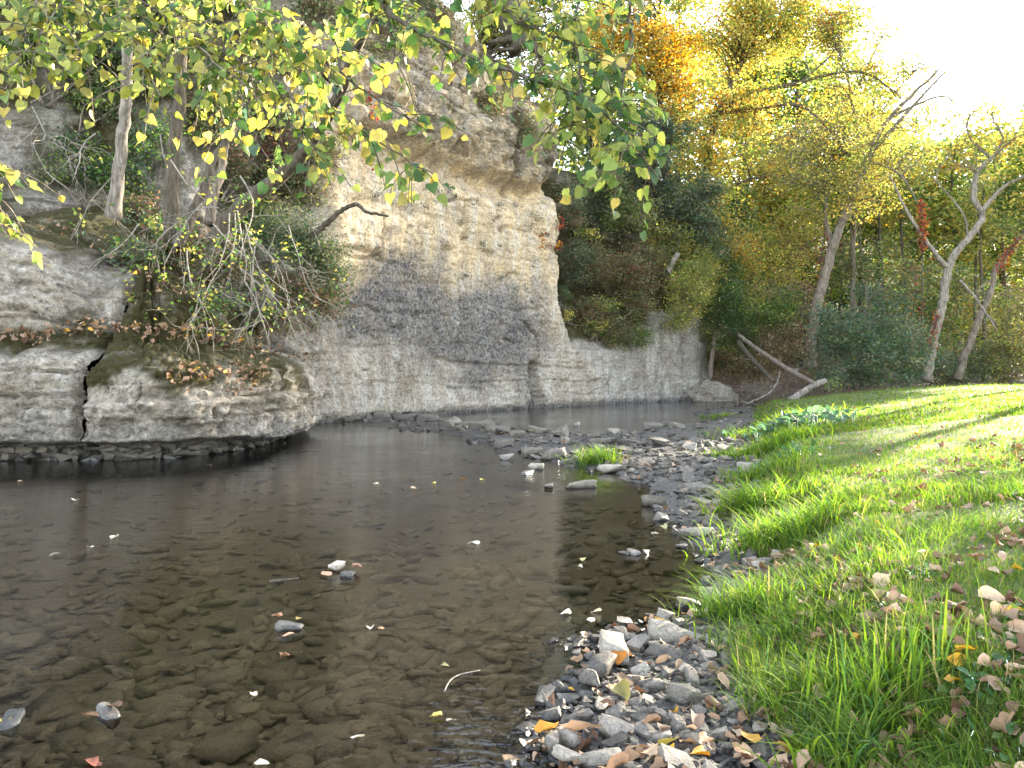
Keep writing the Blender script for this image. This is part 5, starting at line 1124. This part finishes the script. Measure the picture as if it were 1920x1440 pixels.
# broad leaved weeds
def weed(u, v, z0, n, sz, sp, label, pal, hgt=0.05):
    g = G(u, v, z0); n0 = n; x, y = g[0] + rng.normal(0, sp, n), g[1] + rng.normal(0, sp, n); z = ground_z(x, y)[0] + rng.uniform(0.3, 1.0, n) * hgt
    root = thing('broadleaf_weed', (g[0], g[1], z0), label, 'weed', 'weeds in the grass'); mb = MB(); st = MB()
    C = np.stack([x, y, z], -1)
    for c in C[::3]: st.tube(np.array([c - [rng.normal(0, 0.02), rng.normal(0, 0.02), hgt], c]), 0.0022, 3)
    HT = (np.array([(0, 0, 0), (0.3, 0.12, 0.06), (0.38, 0.45, 0.08), (0.2, 0.8, 0.0), (0, 1, -0.1), (-0.2, 0.8, 0.0), (-0.38, 0.45, 0.08), (-0.3, 0.12, 0.06), (0, 0.5, -0.03)]), np.array([(0, 1, 8), (1, 2, 8), (2, 3, 8), (3, 4, 8), (4, 5, 8), (5, 6, 8), (6, 7, 8), (7, 0, 8)]))
    leaves(mb, C, sz, pick(pal, n), HT, 2.2, 0.0); mb.build('leaves', M_LEAF, root); tag(st.build('stems', M_GRASS, root), kind='stuff')
WG = palette((GRN, 3), ([(0.07, 0.16, 0.06), (0.10, 0.2, 0.07)], 4))
weed(1500, 775, 0.75, 260, 0.17, 0.55, 'bluish broad leaved plants on the far bank by the log', palette((BLU, 4), ([(0.10, 0.19, 0.09)], 4)), 0.3)
weed(1470, 855, 0.4, 60, 0.13, 0.3, 'green dock like leaves on the bank above the riffle', WG, 0.15)
for i, (u, v) in enumerate(((1880, 1270), (1900, 1320), (1850, 1340), (1905, 1225), (1760, 1240), (1840, 1430), (1900, 1420), (1720, 1130), (1650, 1180), (1540, 1390), (1610, 1430), (1480, 1230))):
    weed(u, v, 0.32, 26, 0.05, 0.07, ['rosette of dark leaves at the right edge of the near lawn', 'larger green rosette at the right picture edge', 'small bluish weed left of the right edge rosettes', 'upper rosette at the right picture edge', 'small weed in the middle of the near lawn', 'round leaved weed at the bottom edge of the lawn', 'weed in the bottom right corner',
         'light green sprig in the middle lawn', 'small sprig behind the tall wide bladed clump', 'weed by the leaf heap at the bottom of the bank', 'low weed left of the arching bottom clump', 'leafy sprig at the sunny bank edge'][i], WG, 0.06)

# ================================================================== fallen leaves
def dry(seed, pal, curl):
    r_ = np.random.default_rng(seed); c = pick(pal, 1)[0] * r_.uniform(0.8, 1.25)
    h = heart(c, c * r_.uniform(0.75, 1.3), r_.uniform(-0.5, 0.5) * curl, r_.uniform(-0.2, 0.9) * curl, seed, r_.uniform(0.8, 1.15))
    V_ = h.V[0]; jt = r_.uniform(0.68, 1.12, len(V_)); V_[:, 0] *= jt; V_[:, 1] += 0.07 * r_.normal(size=len(V_)) * (np.abs(V_[:, 0]) > 0.01)
    V_[3:6:2, 1] += 0.10 * r_.random(); ra = r_.uniform(0.22, 0.7) / max(curl, 0.3); sg = r_.choice([-1, 1, 1])
    rot_ = r_.uniform(-0.7, 0.7); xr = V_[:, 0] * math.cos(rot_) + (V_[:, 1] - 0.5) * math.sin(rot_); yr = -V_[:, 0] * math.sin(rot_) + (V_[:, 1] - 0.5) * math.cos(rot_)
    zr = sg * ra * (1 - np.cos(xr / ra)); xr = ra * np.sin(xr / ra); V_[:, 0] = xr * math.cos(rot_) - yr * math.sin(rot_); V_[:, 1] = xr * math.sin(rot_) + yr * math.cos(rot_) + 0.5; V_[:, 2] = V_[:, 2] * 0.6 + zr
    V_[:, 2] += curl * 0.35 * np.abs(V_[:, 0]) ** 1.5 + curl * 0.18 * fbm(V_[:, 0] * 3 + seed, V_[:, 1] * 3, 0.0, 2); V_[:, 1] -= 0.5
    V_[:, 2] -= V_[:, 2].min() * 0.6
    return h
TAN = [(0.21, 0.13, 0.075), (0.26, 0.17, 0.10), (0.16, 0.095, 0.055), (0.34, 0.245, 0.16)]
DPAL = palette((BRN, 4), (TAN, 5), (ORA, 0.3), (RED, 0.2))
DH = [dry(300 + i, DPAL, 0.9) for i in range(22)]; DM = [h.mesh('fallen_leaf', M_DRY) for h in DH]
def tone_of(h):
    r_, g_, b_ = h.C[0].mean(0); return 'orange' if r_ > 2.2 * b_ * 1.6 and r_ > 0.35 else 'pale tan' if r_ > 0.32 else 'reddish' if r_ > 3.2 * g_ else 'dark brown' if r_ < 0.2 else 'brown'
LT = [tone_of(h) for h in DH]
FP = palette((TAN, 4), (YEL, 3), ([(0.6, 0.55, 0.45), (0.7, 0.66, 0.55)], 3), (BRN, 2))
FH = [dry(400 + i, FP, 0.35) for i in range(14)]; FM = [h.mesh('floating_leaf', M_DRY) for h in FH]
def dmerge(mb, pos, size, protos, tilt=0.5):
    n = len(pos); k = rng.integers(0, len(protos), n); th = rng.uniform(0, 6.28, n)
    z = unit(np.stack([rng.normal(0, tilt, n), rng.normal(0, tilt, n), np.ones(n)], -1)); x = unit(np.cross(np.stack([-np.sin(th), np.cos(th), 0 * th], -1), z)); y = np.cross(z, x)
    for j, h in enumerate(protos):
        m = np.where(k == j)[0]
        if not len(m): continue
        V_, F_ = h.V[0], h.F[0]
        W_ = pos[m][:, None] + size[m][:, None, None] * (V_[None, :, 0:1] * x[m][:, None] + V_[None, :, 1:2] * y[m][:, None] + V_[None, :, 2:3] * z[m][:, None])
        mb.add(W_.reshape(-1, 3), (F_[None] + (np.arange(len(m)) * len(V_))[:, None, None]).reshape(-1, 3), np.tile(h.C[0], (len(m), 1)) * np.repeat(rng.uniform(0.7, 1.25, (len(m), 1)), len(V_), axis=0))
# lawn leaves: 280 largest as things, the rest as litter
X, Y, u = scatter(3400, 2.5, 28, 1380, 1990, 1.0); z, dl, dg = ground_z(X, Y)
nn = fbm(X * 0.7, Y * 0.7, 15.0, 3)
kp = (dl > -0.25) & (rng.random(len(X)) < np.clip(0.18 + 0.9 * nn + 0.45 * sst(1.2, 3.0, dl) * sst(14, 6, Y) + 0.25 * sst(5, 3.2, Y), 0.06, 1)); X, Y, z, dl = X[kp], Y[kp], z[kp], dl[kp]
size = np.clip(rng.normal(0.077, 0.026, len(X)), 0.03, 0.14); o_ = np.argsort(-size / Y); ind, rest = o_[:280], o_[280:]
for i in ind:
    kq = int(rng.integers(len(DM))); o = put('fallen_leaf', DM[kq]); s_ = size[i]; o.location = (X[i], Y[i], z[i] + rng.uniform(0.015, 0.05)); o.scale = (s_, s_, s_); o.rotation_euler = (rng.normal(0, 0.45), rng.normal(0, 0.45), rng.uniform(0, 6.28))
    tone = LT[kq]; uu = 960 + F * X[i] / Y[i]
    zone = 'at the foot of the grass bank' if dl[i] < 0.25 else 'on the bare lower right corner' if Y[i] < 4.2 and uu > 1750 else 'in the grass along the bottom' if Y[i] < 3.9 else 'among the grass of the near bank' if dl[i] < 1.0 else 'on the lawn by the right picture edge' if uu > 1750 else 'on the middle of the lawn'
    tag(o, ('big ' if s_ > 0.098 else 'small ' if s_ < 0.078 else '') + tone + ' dry leaf ' + zone, 'leaf', 'dry leaves ' + zone)
mb = MB(); dmerge(mb, np.stack([X, Y, z + 0.03], -1)[rest], size[rest], DH)
# leaf litter on the gravel, the ledge and the riffle
X, Y, u = scatter(1000, 2.9, 33, 600, 1480, 0.85); z, dl, dg = ground_z(X, Y); kp = (dg > -0.02) & (dl < 0.1) & ((Y > 6) | (rng.random(len(X)) < 0.6)); X, Y, z = X[kp], Y[kp], z[kp]
dmerge(mb, np.stack([X, Y, np.maximum(z, 0) + rng.uniform(0.015, 0.06, len(X))], -1), np.clip(rng.normal(0.066, 0.022, len(X)), 0.03, 0.12) * np.clip(Y / 9, 1, 1.5), DH, 0.45)
def strew(pts, n, sp, s0):
    for u, v in pts:
        q = on_ledge(u, v); dmerge(mb, q + rng.normal(size=(n, 3)) * np.array([sp, sp * 0.8, sp * 0.45]) + np.array([0, -0.06, 0.06]), np.clip(rng.normal(s0, 0.03, n), 0.05, 0.2), DH, 0.7)
strew([(40, 632), (80, 628), (120, 622), (160, 615), (200, 612), (240, 620), (290, 628), (330, 625), (370, 632), (410, 640), (440, 645), (480, 650), (510, 655), (380, 700), (470, 690), (480, 712), (350, 712), (455, 735), (430, 720), (520, 600), (560, 590), (480, 560), (540, 540), (590, 600)], 22, 0.22, 0.11)
strew([(100, 430), (200, 470), (260, 520), (330, 560), (300, 450), (430, 500), (470, 480)], 12, 0.3, 0.11)
tag(mb.build('leaf_litter', M_DRY), 'small brown leaf litter strewn over bank, gravel and ledge', 'leaf litter', kind='stuff')
# leaves of the gravel bar that can be told apart
for i, (u, v, s_, c, lab) in enumerate(((1165, 1300, 0.13, YEL, 'yellow leaf with brown rim flat on the near gravel bar'), (1245, 1424, 0.12, YEL, 'golden leaf near the bottom edge of the gravel bar'), (1195, 1402, 0.10, YEL, 'curled yellow leaf left of the golden leaf'), (1085, 1368, 0.17, BRN, 'large ribbed brown leaf at the tip of the near bar'),
        (1160, 1235, 0.10, ORA, 'tan lobed leaf beside the large pitted stone'), (1310, 1415, 0.09, ORA, 'small orange leaf in the mud at the bottom'), (1405, 1385, 0.11, ORA, 'orange brown leaf on the leaf heap by the grass'), (1390, 1405, 0.13, BRN, 'dark purplish leaf on the leaf heap by the grass'), (1260, 1392, 0.10, YEL, 'yellow leaf edge sticking up on the near bar'),
        (1030, 1366, 0.11, ORA, 'orange leaf afloat at the tip of the near bar'), (1238, 1167, 0.10, ORA, 'orange leaf at the narrow neck of the gravel'), (1170, 1275, 0.10, TAN, 'pale spatula shaped leaf on the near bar'), (1290, 1330, 0.10, TAN, 'pink tan leaf right of the square block'), (1345, 1215, 0.11, TAN, 'crumpled tan leaf at the sunny end of the bar'))):
    h = dry(600 + i, palette(([tuple(np.array(q) * 0.75) for q in c], 3), (TAN, 1)) if c is not BRN else palette((c, 1)), 0.5); o = put('fallen_leaf', h.mesh('fallen_leaf', M_DRY)); g = G(u, v, 0.10); o.location = tuple(g); o.scale = (s_,) * 3; o.rotation_euler = (rng.normal(0.25, 0.25), rng.normal(0, 0.25), rng.uniform(0, 6.28)); tag(o, lab, 'leaf', 'leaves lying on the gravel bar')
# floating leaves
fl = [(40, 902, 1, 'orange leaf afloat near the left ledge'), (142, 938, 0, 'pale leaf afloat left below the ledge'), (102, 1040, 0, 'pale green leaf afloat at the left'), (168, 1025, 0, 'small yellow leaf afloat at the left'), (213, 1008, 0, 'tiny pale leaf afloat in the left pool'), (390, 872, 1, 'orange leaf afloat under the corner of the ledge'),
      (535, 1236, 2, 'curled red leaf afloat below the leaf ringed stone'), (477, 1299, 0, 'small cream leaf afloat in the lower left'), (670, 1380, 3, 'long cream leaf afloat near the bottom'), (492, 1430, 0, 'pale sliver of leaf at the bottom edge'), (175, 1430, 2, 'brown leaf at the bottom edge left'), (713, 1183, 1, 'yellow leaf afloat right of the leaf ringed stone'),
      (695, 1177, 0, 'white leaf next to the floating yellow leaf'), (835, 1246, 0, 'white crumpled leaf afloat in mid stream'), (817, 1341, 1, 'small yellow leaf afloat near the bottom'), (846, 1348, 0, 'pinkish leaf next to the small yellow one near the bottom'), (888, 1018, 3, 'long cream leaf afloat in the middle pool'), (1095, 1047, 0, 'cream leaf afloat near the right bank'),
      (1088, 1062, 0, 'small cream leaf below the one near the right bank'), (1060, 1150, 3, 'cream and blue leaf afloat above the near bar'), (1108, 1161, 0, 'small curled leaf afloat above the near bar'), (1118, 1146, 0, 'tiny upright leaf afloat above the near bar'), (812, 905, 1, 'yellow leaf pair afloat in the middle pool'), (775, 916, 1, 'orange yellow leaf afloat left of the leaf pair'),
      (868, 895, 1, 'orange leaf afloat above the leaf pair'), (905, 899, 1, 'amber leaf afloat right of the leaf pair'), (705, 908, 0, 'pale stick like leaf afloat in the left middle pool'), (1230, 1000, 0, 'cream leaf afloat by the gravel'), (1245, 988, 0, 'second cream leaf afloat by the gravel'), (985, 1392, 0, 'white scrap of leaf beside the near bar'), (958, 1422, 1, 'brown yellow leaf afloat at the bottom by the bar'),
      (518, 1160, 2, 'red brown leaf behind the leaf ringed stone'), (562, 1165, 1, 'yellow leaf at the right of the leaf ringed stone'), (522, 1180, 0, 'white leaf at the left of the leaf ringed stone'), (540, 1196, 2, 'tan leaf at the front of the leaf ringed stone'), (672, 1068, 2, 'orange brown leaf right of the white topped stone'), (616, 1080, 2, 'dark red leaf at the front of the white topped stone'),
      (172, 1350, 2, 'long tan leaf draped left of the dark stone'), (212, 1332, 2, 'tan leaf on top of the dark stone at lower left'), (8, 1350, 1, 'amber leaf at the left picture edge')]
for i, (u, v, kd, lab) in enumerate(fl):
    pal = [palette(([(0.42, 0.38, 0.28), (0.48, 0.43, 0.34), (0.40, 0.36, 0.16)], 1)), palette((YEL, 3), (TAN, 3), (ORA, 0.7)), palette((BRN, 2), ([(0.32, 0.12, 0.08), (0.4, 0.22, 0.14)], 3)), palette(([(0.5, 0.46, 0.35)], 1))][kd]
    h = dry(700 + i, pal, 0.5); o = put('floating_leaf', h.mesh('floating_leaf', M_DRY)); g = G(u, v, 0.012); s_ = rng.uniform(0.065, 0.095) * (1.5 if kd == 3 else 1.2 if kd == 2 else 1) * np.clip(g[1] / 7, 0.75, 1.15)
    o.location = (g[0], g[1], 0.006 if 'stone' not in lab else 0.03); o.scale = (s_ * (0.55 if kd == 3 else 1), s_, s_); o.rotation_euler = (rng.normal(0, 0.1), rng.normal(0, 0.1), rng.uniform(0, 6.28) if kd != 3 else 1.5); tag(o, lab, 'leaf', 'leaves floating on the stream')
# a thin stalk and a half sunk stick
for lab, pts, r_ in (('thin pale bent stalk floating in mid stream', [(833, 1296), (845, 1275), (865, 1264), (900, 1257)], 0.004), ('dark half sunk stick left of the white topped stone', [(505, 1090), (535, 1087), (560, 1084)], 0.014)):
    mb = MB(); mb.tube(cat([G(u, v, 0.01) for u, v in pts], 16), np.linspace(r_, r_ * 0.6, 16), 6, cap=True); o = mb.build('floating_stick', M_TWIG if r_ < 0.01 else M_BARK); tag(o, lab, 'stick')

# ================================================================== small plants on the cliff
tu = [(706, 366), (865, 420), (893, 382), (855, 372), (1000, 424), (1010, 412), (820, 355), (843, 361), (800, 388), (775, 384), (905, 460), (1030, 440), (1003, 398), (965, 380), (940, 523), (968, 545), (876, 518), (900, 525), (985, 535), (1000, 565), (735, 378), (940, 382), (1020, 428), (925, 405)]
for i, (u, v) in enumerate(tu):
    q = on_cliff(u, v); root = thing('cliff_tuft', q, ('big ' if i < 3 else 'small ') + 'dark tuft ' + ('just below the overhang, ' if v < 400 else 'on the upper pale face, ' if v < 480 else 'above the dark stain, ') + ('left' if u < 800 else 'left of centre' if u < 880 else 'right of centre' if u < 960 else 'near the cliff edge'), 'plant', 'dark tufts on the cliff face')
    n = int(rng.integers(50, 120)); mb = MB(); r_ = rng.uniform(0.07, 0.16) * (1.5 if i < 3 else 1)
    leaves(mb, q + np.array([0.05, -0.08, 0]) + rng.normal(size=(n, 3)) * r_ * np.array([1, 0.6, 0.8]), 0.07, pick(palette((BLU, 3), ([(0.03, 0.035, 0.03), (0.05, 0.055, 0.045)], 6)), n), SLIM, 0.3, 0.3); mb.build('foliage', M_LEAF, root, smooth=False)
rl = [(712, 140, 'red leaf spray high on the brown rock'), (690, 190, 'red leaves among the hanging yellow bough'), (700, 215, 'second red spray below the hanging bough leaves'), (690, 300, 'dull red spray on the pale face'), (1048, 370, 'red spray at the upper cliff edge'), (1050, 420, 'pink red spray at the cliff edge'), (1018, 450, 'bright red leaf streak on the cliff face'), (1047, 465, 'red leaf low at the cliff edge')]
for u, v, lab in rl:
    q = on_cliff(u, v); root = thing('red_vine_spray', q, lab, 'vine', 'red vine sprays on the cliff'); mb = MB(); n = 34
    leaves(mb, q + np.array([0.08, -0.12, 0]) + rng.normal(size=(n, 3)) * np.array([0.12, 0.06, 0.2]), 0.14, pick(palette((RED, 4), (ORA, 1), (GRN, 1)), n), DIAM, 0.3, 0.4); mb.build('foliage', M_LEAF, root, smooth=False)
